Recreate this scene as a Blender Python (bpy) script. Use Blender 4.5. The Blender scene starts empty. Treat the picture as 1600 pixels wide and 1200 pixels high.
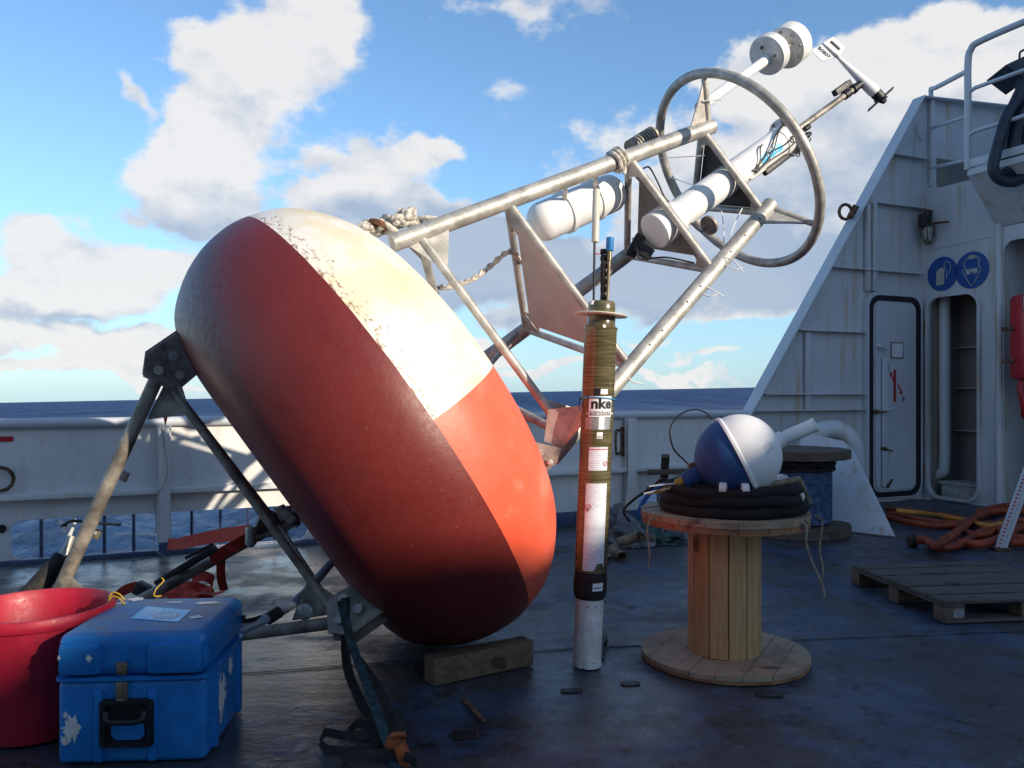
import bpy, bmesh, math, random
from mathutils import Vector as V, Matrix, noise
from mathutils.geometry import tessellate_polygon
R=math.radians
random.seed(7)
S=bpy.context.scene; COL=S.collection
# ------------------------------------------------------------------ camera, sky, sun, exposure
F=1294.0; H=1.5; HV=612.0
cam=bpy.data.cameras.new('camera'); co=bpy.data.objects.new('camera',cam); COL.objects.link(co); S.camera=co
co.location=(0,0,H); co.rotation_euler=(R(90),0,0)
cam.sensor_width=36; cam.lens=F/1600*36; cam.shift_y=0.0075; cam.clip_start=.05; cam.clip_end=60000
S.render.resolution_x=1024; S.render.resolution_y=768
S.view_settings.view_transform='Standard'; S.view_settings.look='None'; S.view_settings.exposure=0.55; S.view_settings.gamma=1
SUN_AZ=R(127); SUN_EL=R(18.5)     # azimuth from +Y clockwise
sd=V((math.sin(SUN_AZ)*math.cos(SUN_EL),math.cos(SUN_AZ)*math.cos(SUN_EL),math.sin(SUN_EL)))
sl=bpy.data.lights.new('sun','SUN'); sl.energy=3.9; sl.angle=R(.6); sl.color=(1.0,.87,.70)
so=bpy.data.objects.new('sun',sl); COL.objects.link(so); so.rotation_euler=sd.to_track_quat('Z','Y').to_euler()

def build_world():
    w=bpy.data.worlds.new('World'); S.world=w; w.use_nodes=True
    nt=w.node_tree; N=nt.nodes; L=nt.links; N.clear()
    out=N.new('ShaderNodeOutputWorld'); bg=N.new('ShaderNodeBackground')
    sky=N.new('ShaderNodeTexSky'); sky.sky_type='NISHITA'; sky.sun_disc=False
    sky.sun_elevation=SUN_EL; sky.sun_rotation=SUN_AZ; sky.air_density=1.0; sky.dust_density=.35; sky.ozone_density=2.2
    def m(op,a,b=None,c=None,clamp=False):
        n=N.new('ShaderNodeMath'); n.operation=op; n.use_clamp=clamp
        for i,x in enumerate((a,b,c)):
            if x is None: continue
            if isinstance(x,(int,float)): n.inputs[i].default_value=x
            else: L.new(x,n.inputs[i])
        return n.outputs[0]
    def vm(op,a,b):
        n=N.new('ShaderNodeVectorMath'); n.operation=op
        for i,x in enumerate((a,b)):
            if x is None: continue
            if isinstance(x,(tuple,V)): n.inputs[i].default_value=x
            else: L.new(x,n.inputs[i])
        return n
    def sm(x,a,b,c=0.,d=1.):
        n=N.new('ShaderNodeMapRange'); n.interpolation_type='SMOOTHSTEP'
        L.new(x,n.inputs[0]); n.inputs[1].default_value=a; n.inputs[2].default_value=b; n.inputs[3].default_value=c; n.inputs[4].default_value=d
        return n.outputs[0]
    def noi(vec,sc,det=6,ro=.55):
        n=N.new('ShaderNodeTexNoise'); L.new(vec,n.inputs['Vector']); n.inputs['Scale'].default_value=sc; n.inputs['Detail'].default_value=det; n.inputs['Roughness'].default_value=ro
        return n
    tc=N.new('ShaderNodeTexCoord'); d=vm('NORMALIZE',tc.outputs['Generated'],None).outputs[0]
    sx=N.new('ShaderNodeSeparateXYZ'); L.new(d,sx.inputs[0])
    yy=m('MAXIMUM',sx.outputs[1],.12)
    gx=m('DIVIDE',sx.outputs[0],yy); gz=m('DIVIDE',sx.outputs[2],yy)
    g=N.new('ShaderNodeCombineXYZ'); L.new(gx,g.inputs[0]); L.new(gz,g.inputs[2]); g=g.outputs[0]
    st=vm('MULTIPLY',d,(1,1,1.5)).outputs[0]
    big=noi(st,4.2,3,.5); mid=noi(st,12,5,.55); fine=noi(st,17,9,.6)
    o1=vm('MULTIPLY',vm('SUBTRACT',big.outputs['Color'],(.5,.5,.5)).outputs[0],(.22,0,.15)).outputs[0]
    o2=vm('MULTIPLY',vm('SUBTRACT',mid.outputs['Color'],(.5,.5,.5)).outputs[0],(.11,0,.09)).outputs[0]
    gd=vm('ADD',vm('ADD',g,o1).outputs[0],o2).outputs[0]
    def blobs(lst):
        acc=None
        for (u,v,rx,rz,wt) in lst:
            c=((u-800)/F,0,(HV-v)/F)
            q=vm('MULTIPLY',vm('SUBTRACT',gd,c).outputs[0],(F/rx,1,F/rz)).outputs[0]
            ln=vm('LENGTH',q,None).outputs['Value']
            b=sm(ln,0.0,1.75,wt,0.)
            acc=b if acc is None else m('ADD',acc,b)
        return acc
    D=blobs([(430,70,120,95,.9),(340,180,105,80,.9),(280,260,110,70,.85),(500,20,70,60,.7),(195,135,22,48,.55),(310,310,110,45,.5),
        (560,260,90,55,.8),(650,255,60,30,.7),(540,310,80,40,.6),(650,335,30,30,.6),
        (50,410,95,62,1.),(190,440,100,60,.95),(60,490,150,36,.9),(260,410,60,40,.7),(100,555,190,24,.95),(235,560,90,30,.9),(30,596,170,14,.9),(260,600,120,10,.7),
        (610,400,200,70,.75),(800,410,170,70,.85),(1000,430,230,55,.9),(1180,440,130,45,.75),(680,490,140,40,.55),(560,450,100,60,.5),
        (850,10,130,45,.5),(810,125,60,35,.33),(930,230,90,70,.3),
        (1180,140,70,45,.8),(1330,120,130,75,1.),(1450,120,130,80,1.),(1260,260,210,130,1.),(1440,280,170,130,.9),(1100,320,130,80,.7),(1560,90,110,60,.8),(1590,250,160,160,.8),
        (1130,512,30,7,.5),(1100,560,60,9,.75),(860,592,120,11,.8),(1040,590,130,9,.8),(740,560,60,14,.7),(1010,520,60,12,.65)])
    back=sm(sx.outputs[1],.35,.62)
    gen=sm(noi(st,2.1,2,.5).outputs[0],.50,.66,0.,.8)
    D=m('ADD',m('MULTIPLY',D,back),m('MULTIPLY',gen,m('SUBTRACT',1.,back)))
    dens=m('ADD',m('ADD',D,m('MULTIPLY',back,-.04)),m('MULTIPLY',m('SUBTRACT',fine.outputs[0],.5),1.2))
    dens=m('ADD',dens,m('MULTIPLY',m('SUBTRACT',mid.outputs[0],.5),.7))
    alpha=sm(dens,.20,.58)
    up=vm('ADD',st,(.0,0,.035)).outputs[0]; f2=noi(up,12,5,.55)
    edge=m('SUBTRACT',mid.outputs[0],f2.outputs[0])
    G=blobs([(310,330,130,45,.75),(370,160,60,60,.25),(60,518,170,18,.8),(200,522,100,16,.45),(620,410,220,70,.95),(830,420,200,75,1.),(1020,420,240,50,1.),(1230,420,160,50,.9),(560,300,80,50,.35),
        (1250,300,220,110,.55),(1440,300,220,130,.55),(1100,350,120,60,.6),(860,20,150,60,.3),(680,500,150,40,.4),(1580,280,150,150,.5)])
    G=m('ADD',m('MULTIPLY',G,back),m('MULTIPLY',.3,m('SUBTRACT',1.,back)))
    shade=m('ADD',m('ADD',G,m('MULTIPLY',edge,-2.0)),m('MULTIPLY',m('SUBTRACT',fine.outputs[0],.5),.7),None,True)
    shade=m('SUBTRACT',shade,m('MULTIPLY',sm(dens,.5,1.2),.12),None,True)
    mx=N.new('ShaderNodeMixRGB'); L.new(shade,mx.inputs[0]); mx.inputs[1].default_value=(.60,.595,.59,1); mx.inputs[2].default_value=(.27,.335,.44,1)
    skm=N.new('ShaderNodeMixRGB'); skm.blend_type='MULTIPLY'; skm.inputs[0].default_value=1; L.new(sky.outputs[0],skm.inputs[1]); k=.14; skm.inputs[2].default_value=(k*.80,k*.96,k*1.07,1)
    # thin veil of marine air towards the horizon
    hz=N.new('ShaderNodeMixRGB'); L.new(sm(m('ABSOLUTE',sx.outputs[2]),.0,.30,.55,0.),hz.inputs[0]); L.new(skm.outputs[0],hz.inputs[1]); hz.inputs[2].default_value=(.22,.41,.62,1)
    fin=N.new('ShaderNodeMixRGB'); L.new(m('MULTIPLY',alpha,.94),fin.inputs[0]); L.new(hz.outputs[0],fin.inputs[1]); L.new(mx.outputs[0],fin.inputs[2])
    L.new(fin.outputs[0],bg.inputs[0]); bg.inputs[1].default_value=1.0
    L.new(bg.outputs[0],out.inputs[0])
    w.cycles.sampling_method='MANUAL'; w.cycles.sample_map_resolution=512
build_world()

# ------------------------------------------------------------------ materials
MATS={}
class NT:
    def __init__(s,name):
        s.m=bpy.data.materials.new(name); s.m.use_nodes=True; s.t=s.m.node_tree; s.N=s.t.nodes; s.L=s.t.links
        s.b=s.N['Principled BSDF']; s.tc=s.N.new('ShaderNodeTexCoord'); s.co=s.tc.outputs['Object']; MATS[name]=s.m
    def set(s,inp,x):
        i=s.b.inputs[inp]
        if isinstance(x,(int,float)): i.default_value=x
        elif isinstance(x,tuple): i.default_value=(x[0],x[1],x[2],1)
        else: s.L.new(x,i)
    def map(s,sc=(1,1,1),loc=(0,0,0),rot=(0,0,0),vec=None):
        n=s.N.new('ShaderNodeMapping'); s.L.new(vec or s.co,n.inputs[0]); n.inputs['Scale'].default_value=sc; n.inputs['Location'].default_value=loc; n.inputs['Rotation'].default_value=rot
        return n.outputs[0]
    def noise(s,sc,det=5,ro=.55,vec=None,dist=0,col=False):
        n=s.N.new('ShaderNodeTexNoise'); s.L.new(vec or s.co,n.inputs['Vector']); n.inputs['Scale'].default_value=sc; n.inputs['Detail'].default_value=det; n.inputs['Roughness'].default_value=ro; n.inputs['Distortion'].default_value=dist
        return n.outputs[1 if col else 0]
    def ramp(s,x,a,b,c=0.,d=1.):
        n=s.N.new('ShaderNodeMapRange'); n.interpolation_type='SMOOTHSTEP'; s.L.new(x,n.inputs[0])
        n.inputs[1].default_value=a; n.inputs[2].default_value=b; n.inputs[3].default_value=c; n.inputs[4].default_value=d; return n.outputs[0]
    def mix(s,f,a,b,mode='MIX'):
        n=s.N.new('ShaderNodeMixRGB'); n.blend_type=mode
        for i,x in enumerate((f,a,b)):
            if isinstance(x,(int,float)): n.inputs[i].default_value=x if i==0 else (x,x,x,1)
            elif isinstance(x,tuple): n.inputs[i].default_value=(x[0],x[1],x[2],1)
            else: s.L.new(x,n.inputs[i])
        return n.outputs[0]
    def math(s,op,a,b=None,clamp=False):
        n=s.N.new('ShaderNodeMath'); n.operation=op; n.use_clamp=clamp
        for i,x in enumerate((a,b)):
            if x is None: continue
            if isinstance(x,(int,float)): n.inputs[i].default_value=x
            else: s.L.new(x,n.inputs[i])
        return n.outputs[0]
    def xyz(s,vec=None):
        n=s.N.new('ShaderNodeSeparateXYZ'); s.L.new(vec or s.co,n.inputs[0]); return n.outputs
    def bump(s,h,st=.3,dist=.01):
        n=s.N.new('ShaderNodeBump'); s.L.new(h,n.inputs['Height']); n.inputs['Strength'].default_value=st; n.inputs['Distance'].default_value=dist
        s.L.new(n.outputs[0],s.b.inputs['Normal'])
def simple(name,c,rough=.5,metal=0,var=.15,sc=8,bump=.1,bd=.004,rv=.1,spec=None):
    n=NT(name); no=n.noise(sc,6,.6); no2=n.noise(sc*7,4,.6)
    dk=tuple(x*(1-var*1.6) for x in c); lt=tuple(min(1,x*(1+var)) for x in c)
    n.set('Base Color',n.mix(n.ramp(no,.3,.7),dk,lt)); n.set('Metallic',metal)
    n.set('Roughness',n.ramp(no2,.3,.7,max(0,rough-rv),min(1,rough+rv)))
    if spec is not None: n.set('Specular IOR Level',spec)
    if bump: n.bump(no2,bump,bd)
    return n.m
def steelpaint(name,c,rust=.5,streak=.5,rough=.42):
    n=NT(name); big=n.noise(1.3,5,.6); fine=n.noise(26,6,.65)
    x=n.xyz(); st=n.noise(1.0,6,.62,vec=n.map((7,7,.55)))
    col=n.mix(n.ramp(big,.3,.75),tuple(a*.88 for a in c),c)
    col=n.mix(n.math('MULTIPLY',n.ramp(st,.52,.68),streak*.6),col,(.42,.30,.14))
    col=n.mix(n.math('MULTIPLY',n.ramp(n.noise(4,7,.7),.56,.8),.35),col,(.34,.33,.31))
    r=n.math('MULTIPLY',n.ramp(n.noise(7,8,.75),.675-.02*rust,.71-.02*rust),rust,True)
    col=n.mix(r,col,(.10,.035,.012))
    n.set('Base Color',col); n.set('Roughness',n.ramp(fine,.3,.7,rough-.08,rough+.12)); n.bump(n.math('ADD',n.math('MULTIPLY',big,5.),fine),.35,.010); return n.m
def wood(name,c1,c2,axis='X',dirt=.4,rough=.75):
    n=NT(name); sc={'X':(1.2,16,16),'Y':(16,1.2,16),'Z':(16,16,1.2)}[axis]
    g=n.noise(2.2,8,.6,vec=n.map(sc),dist=.8); big=n.noise(5,5,.6)
    col=n.mix(n.ramp(g,.3,.7),c1,c2)
    kn=n.ramp(n.noise(6.5,1,.4,vec=n.map({'X':(.6,1,1),'Y':(1,.6,1),'Z':(1,1,.6)}[axis],loc=(3,1,2))),.69,.72)
    col=n.mix(n.math('MULTIPLY',kn,.8),col,tuple(a*.3 for a in c1))
    col=n.mix(n.math('MULTIPLY',n.ramp(big,.5,.72),dirt),col,(.03,.022,.016))
    n.set('Base Color',col); n.set('Roughness',rough); n.bump(g,.35,.004); return n.m
simple('galv',(.47,.45,.41),.52,.40,.22,9,.15,.003,.12)
simple('galv_dark',(.29,.26,.22),.55,.25,.4,7,.3,.004,.15)
simple('dark_plate',(.065,.062,.06),.6,.1,.25,6,.05,.002)
simple('tan_plate',(.50,.40,.36),.6,0,.08,3,.03,.002)
simple('grey_plate',(.20,.19,.18),.55,.1,.15,4,.05,.002)
simple('white_plastic',(.80,.80,.79),.5,0,.04,5,.03,.001)
simple('off_white',(.74,.73,.70),.45,0,.12,12,.12,.003)
simple('black_rubber',(.012,.012,.014),.5,0,.3,20,.15,.002)
simple('black_cloth',(.004,.004,.0045),.85,0,.4,40,.8,.004)
simple('gasket',(.012,.012,.022),.5,0,.2,10,.1,.002)
simple('red_plastic',(.38,.010,.033),.5,0,.12,6,.12,.003)
simple('red_box',(.42,.012,.02),.35,0,.1,5,.05,.002)
simple('red_strap',(.48,.035,.018),.75,0,.25,30,.4,.002)
simple('teal_strap',(.018,.048,.058),.8,0,.4,22,.5,.002)
simple('dark_strap',(.022,.020,.018),.85,0,.4,22,.6,.003)
simple('orange_metal',(.40,.10,.025),.6,.1,.4,20,.2,.003)
simple('orange_hose',(.30,.045,.012),.55,0,.35,6,.25,.004)
simple('amber_hose',(.55,.22,.03),.55,0,.35,6,.25,.004)
simple('navy',(.026,.085,.24),.55,0,.15,5,.05,.002,spec=.2)
simple('rope_white',(.66,.61,.53),.9,0,.3,30,.9,.006)
simple('rope_brown',(.22,.10,.05),.9,0,.4,30,.9,.006)
simple('rope_blue',(.06,.11,.22),.85,0,.35,14,.7,.006)
simple('rope_cyan',(.03,.22,.42),.7,0,.2,20,.5,.003)
simple('twine',(.30,.26,.19),.9,0,.3,30,.5,.002)
simple('yellow_cord',(.65,.42,.03),.5,0,.1,20,.2,.002)
simple('cable_tie',(.80,.80,.80),.35,0,.03,10,0)
simple('clear_pipe',(.22,.27,.33),.25,0,.1,10,.05)
simple('blue_cap',(.03,.20,.50),.35,0,.1,10,.05)
simple('bronze',(.30,.24,.15),.4,.6,.2,14,.1)
simple('brass',(.45,.28,.05),.4,.8,.2,14,.1)
simple('ivory_tube',(.62,.57,.47),.4,0,.06,6,.05)
simple('sign_blue',(.010,.075,.30),.5,0,.15,12,.08,.002)
simple('sign_pale',(.42,.42,.38),.6,0,.2,20,.05,.001)
simple('label_black',(.010,.010,.012),.5,0,.1,20,0)
simple('label_red',(.50,.015,.02),.5,0,.1,20,0)
simple('label_white',(.82,.82,.83),.4,0,.03,20,0)
simple('label_grey',(.34,.36,.38),.3,.3,.12,20,0)
simple('sticker_blue',(.12,.55,.92),.35,0,.04,10,0)
simple('letter_blue',(.05,.03,.16),.5,0,.1,20,0)
simple('crane_blue',(.018,.028,.05),.5,0,.4,6,.2,.004)
simple('rusty_steel',(.14,.075,.04),.8,.1,.5,14,.5,.004)
simple('blister_bronze',(.05,.035,.028),.75,.2,.5,18,.5,.004)
simple('debris_grey',(.13,.13,.14),.5,0,.4,7,.4,.006)
simple('debris_tan',(.22,.17,.11),.8,0,.4,9,.4,.006)
simple('debris_green',(.03,.07,.06),.7,0,.5,9,.4,.006)
simple('galv_lamp',(.30,.32,.30),.3,.2,.3,20,.2)
simple('crate_white',(.40,.42,.40),.5,0,.15,8,.1)
steelpaint('bulwark_paint',(.72,.72,.71),.55,.35)
steelpaint('house_paint',(.56,.59,.62),.7,1.0)
steelpaint('door_paint',(.54,.58,.64),.25,.15)
steelpaint('rail_paint',(.56,.60,.64),.9,.2)
steelpaint('kerb_blue',(.05,.09,.17),.8,.2)
steelpaint('bar_blue',(.02,.035,.10),.3,.1)
steelpaint('recess_dark',(.24,.235,.225),.5,.7)  # dark wall tone; behind the wing opening it stands for interior shadow
wood('pine',(.46,.26,.10),(.56,.36,.17),'Z',.12,.6)
wood('flange_wood',(.27,.19,.12),(.38,.29,.19),'X',.35,.7)
wood('flange_edge',(.25,.10,.04),(.34,.18,.09),'X',.7,.7)
wood('grey_wood',(.06,.054,.046),(.115,.10,.085),'X',.45,.85)
wood('dark_wood',(.07,.055,.042),(.13,.10,.075),'X',.5,.85)
wood('block_wood',(.10,.065,.04),(.19,.13,.085),'X',.5,.8)

def deck_mat():
    n=NT('deck_paint')
    b1=n.noise(.7,6,.6,dist=.3); b2=n.noise(2.0,9,.68,vec=n.map((1,1.5,1),loc=(4,2,0))); b3=n.noise(7,9,.74); b4=n.noise(45,5,.7); b5=n.noise(1.3,7,.66,vec=n.map((1,1,1),loc=(11,5,0)),dist=.4); b6=n.noise(3.4,8,.7,vec=n.map((1,1,1),loc=(3,9,0)))
    col=n.mix(n.ramp(b2,.36,.68),(.034,.052,.090),(.070,.098,.155))
    col=n.mix(n.math('MULTIPLY',n.ramp(b5,.43,.54),.8),col,(.054,.049,.046))
    col=n.mix(n.math('MULTIPLY',n.ramp(b6,.52,.62),.75),col,(.034,.029,.026))
    col=n.mix(n.math('MULTIPLY',n.ramp(b3,.42,.31),.8),col,(.115,.14,.18))
    col=n.mix(n.math('MULTIPLY',n.ramp(b3,.57,.63),.8),col,(.016,.012,.011))
    b7=n.noise(16,10,.8,vec=n.map((1,1,1),loc=(2,2,8)))
    col=n.mix(n.math('MULTIPLY',n.ramp(n.math('ADD',b7,n.math('MULTIPLY',n.math('SUBTRACT',b6,.5),.5)),.60,.635),.85),col,(.014,.011,.010))
    col=n.mix(n.ramp(b4,.71,.76),col,(.17,.17,.17))
    col=n.mix(n.math('MULTIPLY',n.ramp(n.noise(5,9,.78,vec=n.map((1,1,1),loc=(1,7,3))),.61,.66),.9),col,(.045,.018,.010))
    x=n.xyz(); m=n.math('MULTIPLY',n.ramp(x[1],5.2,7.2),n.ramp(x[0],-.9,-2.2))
    col=n.mix(n.math('MULTIPLY',m,n.ramp(b2,.42,.54,.15,.95)),col,(.24,.225,.185))  # sunlit tan patch near the bulwark, painted into the deck colour
    n.set('Base Color',col)
    wet=n.math('MULTIPLY',n.ramp(b1,.38,.52),n.ramp(x[0],1.6,-1.2,.45,1.))
    r=n.mix(wet,n.ramp(b3,.3,.7,.42,.72),n.ramp(b3,.35,.65,.06,.24))
    n.set('Roughness',r); n.bump(n.math('ADD',n.math('MULTIPLY',b2,1.2),n.math('MULTIPLY',n.math('ADD',n.math('MULTIPLY',b3,1.2),n.math('MULTIPLY',b4,.5)),n.math('SUBTRACT',1.,n.math('MULTIPLY',wet,.75)))),.7,.010)
deck_mat()
def sea_mat():
    n=NT('sea_water')
    a=n.noise(.8,9,.68,vec=n.map((.5,1.3,1),rot=(0,0,.35))); b=n.noise(.12,5,.6,vec=n.map((.5,1.3,1),rot=(0,0,.2)))
    far=n.noise(1.,10,.72,vec=n.map((.22,.035,1),rot=(0,0,.1))); x=n.xyz(); f2=n.noise(1.,6,.7,vec=n.map((.045,.0035,1),rot=(0,0,.02))); f3=n.noise(1.,5,.7,vec=n.map((.012,.0006,1)))
    mixf=n.math('ADD',n.math('MULTIPLY',far,.4),n.math('ADD',n.math('MULTIPLY',f2,.35),n.math('MULTIPLY',f3,.25)))
    n.set('Base Color',n.mix(n.ramp(mixf,.44,.56),(.004,.026,.095),(.028,.088,.23))); n.set('Roughness',.3); n.set('Specular IOR Level',.22)
    n.bump(n.math('ADD',a,n.math('MULTIPLY',b,2.5)),1.0,1.3)
    bn=[x for x in n.N if x.type=='BUMP'][0]
    df=n.N.new('ShaderNodeBsdfDiffuse'); n.L.new(n.b.inputs['Base Color'].links[0].from_socket,df.inputs[0]); n.L.new(bn.outputs[0],df.inputs['Normal'])
    gl=n.N.new('ShaderNodeBsdfGlossy'); gl.inputs['Roughness'].default_value=.28; n.L.new(bn.outputs[0],gl.inputs['Normal'])
    fr=n.N.new('ShaderNodeFresnel'); fr.inputs[0].default_value=1.33; n.L.new(bn.outputs[0],fr.inputs['Normal'])
    mxs=n.N.new('ShaderNodeMixShader'); n.L.new(n.math('MULTIPLY',n.ramp(fr.outputs[0],.02,.42,.0,1.),n.ramp(x[1],45,420,.42,.13)),mxs.inputs[0]); n.L.new(df.outputs[0],mxs.inputs[1]); n.L.new(gl.outputs[0],mxs.inputs[2])
    n.L.new(mxs.outputs[0],[x for x in n.N if x.type=='OUTPUT_MATERIAL'][0].inputs[0])
sea_mat()
def pipe_mat():   # amber resin-wound tube
    n=NT('wound_resin'); w=n.noise(3,6,.6,vec=n.map((2,2,38))); b=n.noise(4,4,.6)
    c=n.mix(n.ramp(w,.35,.68),(.066,.059,.028),(.165,.145,.072)); c=n.mix(n.math('MULTIPLY',n.ramp(b,.45,.7),.5),c,(.10,.085,.03))
    n.set('Base Color',c); n.set('Roughness',.26); n.set('Coat Weight',.35); n.bump(w,.08,.001)
pipe_mat()
def print_mat():  # paper with rows of fine grey print
    n=NT('fine_print'); x=n.xyz()
    row=n.math('FRACT',n.math('MULTIPLY',x[2],95.)); line=n.ramp(row,.55,.75)
    wd=n.ramp(n.noise(60,3,.7,vec=n.map((2.2,2.2,1.6))),.42,.5)
    blk=n.ramp(n.noise(9,1,.5,vec=n.map((.1,.1,1.))),.42,.47)
    k=n.math('MULTIPLY',n.math('MULTIPLY',line,wd),n.math('MULTIPLY',blk,.55))
    n.set('Base Color',n.mix(k,(.74,.78,.84),(.10,.12,.20))); n.set('Roughness',.35)
print_mat()
def case_mat():
    n=NT('case_blue'); sc=n.noise(2.6,8,.7,vec=n.map((1,1,1),loc=(3.1,.7,5))); f=n.noise(30,6,.7); d=n.noise(5,7,.7)
    c=n.mix(n.ramp(d,.35,.7),(.010,.16,.46),(.018,.22,.60))
    x=n.xyz(); top=n.ramp(x[2],.505,.53)
    c=n.mix(n.math('MULTIPLY',top,n.ramp(d,.38,.62,.25,.85)),c,(.15,.17,.20))
    c=n.mix(n.math('MULTIPLY',n.ramp(n.noise(9,6,.7,vec=n.map((1,2,1),loc=(2,2,2))),.57,.63),top),c,(.22,.13,.09))
    ch=n.math('MAXIMUM',n.ramp(n.math('ADD',sc,n.math('MULTIPLY',f,.12)),.735,.75),n.math('MULTIPLY',top,n.ramp(n.math('ADD',sc,n.math('MULTIPLY',f,.12)),.68,.695)))
    c=n.mix(ch,c,(.48,.47,.43))
    n.set('Base Color',c); n.set('Roughness',n.mix(top,n.ramp(f,.3,.7,.18,.34),.5)); n.bump(n.math('ADD',d,n.math('MULTIPLY',f,.2)),.12,.006)
case_mat()

# ------------------------------------------------------------------ geometry helpers
def px(u,v,Y): return V(((u-800)/F*Y,Y,H+(HV-v)/F*Y))
def floor(u,v,z=0.):
    Y=(H-z)*F/(v-HV); return px(u,v,Y)
ORG={}
def meta(o,label=None,cat=None,group=None,kind=None):
    if label: o['label']=label
    if cat: o['category']=cat
    if group: o['group']=group
    if kind: o['kind']=kind
    return o
def thing(name,label,cat,loc,rot=None,group=None):
    o=bpy.data.objects.new(name,None); COL.objects.link(o); o.empty_display_size=.2
    M=Matrix.Translation(V(loc)) @ (rot.to_4x4() if rot is not None else Matrix.Identity(4))
    o.matrix_world=M; ORG[o.name]=M; return meta(o,label,cat,group)
class MB:
    def __init__(s): s.v=[]; s.f=[]
    def add(s,vs,fs):
        n=len(s.v); s.v+= [V(x) for x in vs]; s.f+=[tuple(n+i for i in f) for f in fs]; return s
    def box(s,c,sz,rot=None,bev=0.):
        bm=bmesh.new(); bmesh.ops.create_cube(bm,size=1); 
        for v in bm.verts: v.co=V((v.co.x*sz[0],v.co.y*sz[1],v.co.z*sz[2]))
        if bev>0: bmesh.ops.bevel(bm,geom=bm.edges[:],offset=bev,segments=2,affect='EDGES',profile=.6)
        M=(rot.to_4x4() if rot is not None else Matrix.Identity(4)); M=Matrix.Translation(V(c))@M
        bm.verts.index_update(); s.add([M@v.co for v in bm.verts],[[v.index for v in f.verts] for f in bm.faces]); bm.free(); return s
    def bar(s,a,b,w,h,up=V((0,0,1)),bev=0.):
        a=V(a);b=V(b); d=(b-a); L=d.length; x=d.normalized(); y=up.cross(x)
        if y.length<1e-4: y=V((0,1,0)).cross(x)
        y.normalize(); z=x.cross(y); M=Matrix((x,y,z)).transposed()
        return s.box((a+b)/2,(L,w,h),M,bev)
    def tube(s,pts,r,n=12,cap=True,closed=False):
        pts=[V(p) for p in pts]; k=len(pts); rr=r if isinstance(r,(list,tuple)) else [r]*k
        tang=[]
        for i in range(k):
            if closed: t=pts[(i+1)%k]-pts[i-1]
            else: t=pts[min(i+1,k-1)]-pts[max(i-1,0)]
            tang.append(t.normalized())
        t0=tang[0]; a=V((0,0,1)) if abs(t0.z)<.9 else V((1,0,0)); nrm=(a-a.dot(t0)*t0).normalized(); vs=[];fs=[]
        for i in range(k):
            t=tang[i]; nrm=(nrm-nrm.dot(t)*t).normalized(); bn=t.cross(nrm)
            for j in range(n):
                an=2*math.pi*j/n; vs.append(pts[i]+rr[i]*(math.cos(an)*nrm+math.sin(an)*bn))
        m=k if closed else k-1
        for i in range(m):
            for j in range(n):
                a0=i*n+j;a1=i*n+(j+1)%n;b0=((i+1)%k)*n+j;b1=((i+1)%k)*n+(j+1)%n; fs.append((a0,a1,b1,b0))
        if cap and not closed: fs.append(tuple(range(n-1,-1,-1))); fs.append(tuple((k-1)*n+j for j in range(n)))
        return s.add(vs,fs)
    def lathe(s,prof,c,ax,n=40):      # prof: (radius, height) along ax
        ax=V(ax).normalized(); a=V((0,0,1)) if abs(ax.z)<.9 else V((1,0,0)); e=(a-a.dot(ax)*ax).normalized(); g=ax.cross(e); vs=[];fs=[]
        for r,h in prof:
            for j in range(n):
                an=2*math.pi*j/n; vs.append(V(c)+ax*h+max(r,1e-4)*(math.cos(an)*e+math.sin(an)*g))
        for i in range(len(prof)-1):
            for j in range(n): fs.append((i*n+j,i*n+(j+1)%n,(i+1)*n+(j+1)%n,(i+1)*n+j))
        fs.append(tuple(range(n-1,-1,-1))); fs.append(tuple((len(prof)-1)*n+j for j in range(n)))
        return s.add(vs,fs)
    def plate(s,outer,holes,fn,th):    # 2D polygon with holes -> slab; fn(a,b,off)->world, off 0..th
        polys=[[V((p[0],p[1],0)) for p in outer]]+[[V((p[0],p[1],0)) for p in h] for h in holes]
        flat=[p for q in polys for p in q]; tri=tessellate_polygon(polys); k=len(flat)
        vs=[fn(p.x,p.y,0.) for p in flat]+[fn(p.x,p.y,th) for p in flat]
        fs=[tuple(t) for t in tri]+[tuple(i+k for i in reversed(t)) for t in tri]
        o=0
        for q in polys:
            m=len(q)
            for i in range(m): fs.append((o+i,o+(i+1)%m,o+(i+1)%m+k,o+i+k))
            o+=m
        return s.add(vs,fs)
    def band(s,outer,inner,fn,th):     # ring between two loops with equal counts
        k=len(outer); vs=[]
        for off in (0,th):
            vs+=[fn(p[0],p[1],off) for p in outer]+[fn(p[0],p[1],off) for p in inner]
        fs=[]
        for i in range(k):
            j=(i+1)%k; fs+=[(i,j,k+j,k+i),(2*k+i,3*k+i,3*k+j,2*k+j),(i,2*k+i,2*k+j,j),(k+i,k+j,3*k+j,3*k+i)]
        return s.add(vs,fs)
    def ribbon(s,pts,w,side,th=.003):
        pts=[V(p) for p in pts]; vs=[];k=len(pts)
        for i,p in enumerate(pts):
            t=(pts[min(i+1,k-1)]-pts[max(i-1,0)]).normalized(); sd_=side(i/(k-1)) if callable(side) else V(side)
            a=(sd_-sd_.dot(t)*t).normalized(); nn=t.cross(a)
            for x,y in ((-1,-1),(1,-1),(1,1),(-1,1)): vs.append(p+a*w/2*x+nn*th/2*y)
        fs=[]
        for i in range(k-1):
            for j in range(4): fs.append((i*4+j,i*4+(j+1)%4,(i+1)*4+(j+1)%4,(i+1)*4+j))
        fs+=[(3,2,1,0),((k-1)*4,(k-1)*4+1,(k-1)*4+2,(k-1)*4+3)]
        return s.add(vs,fs)
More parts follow.
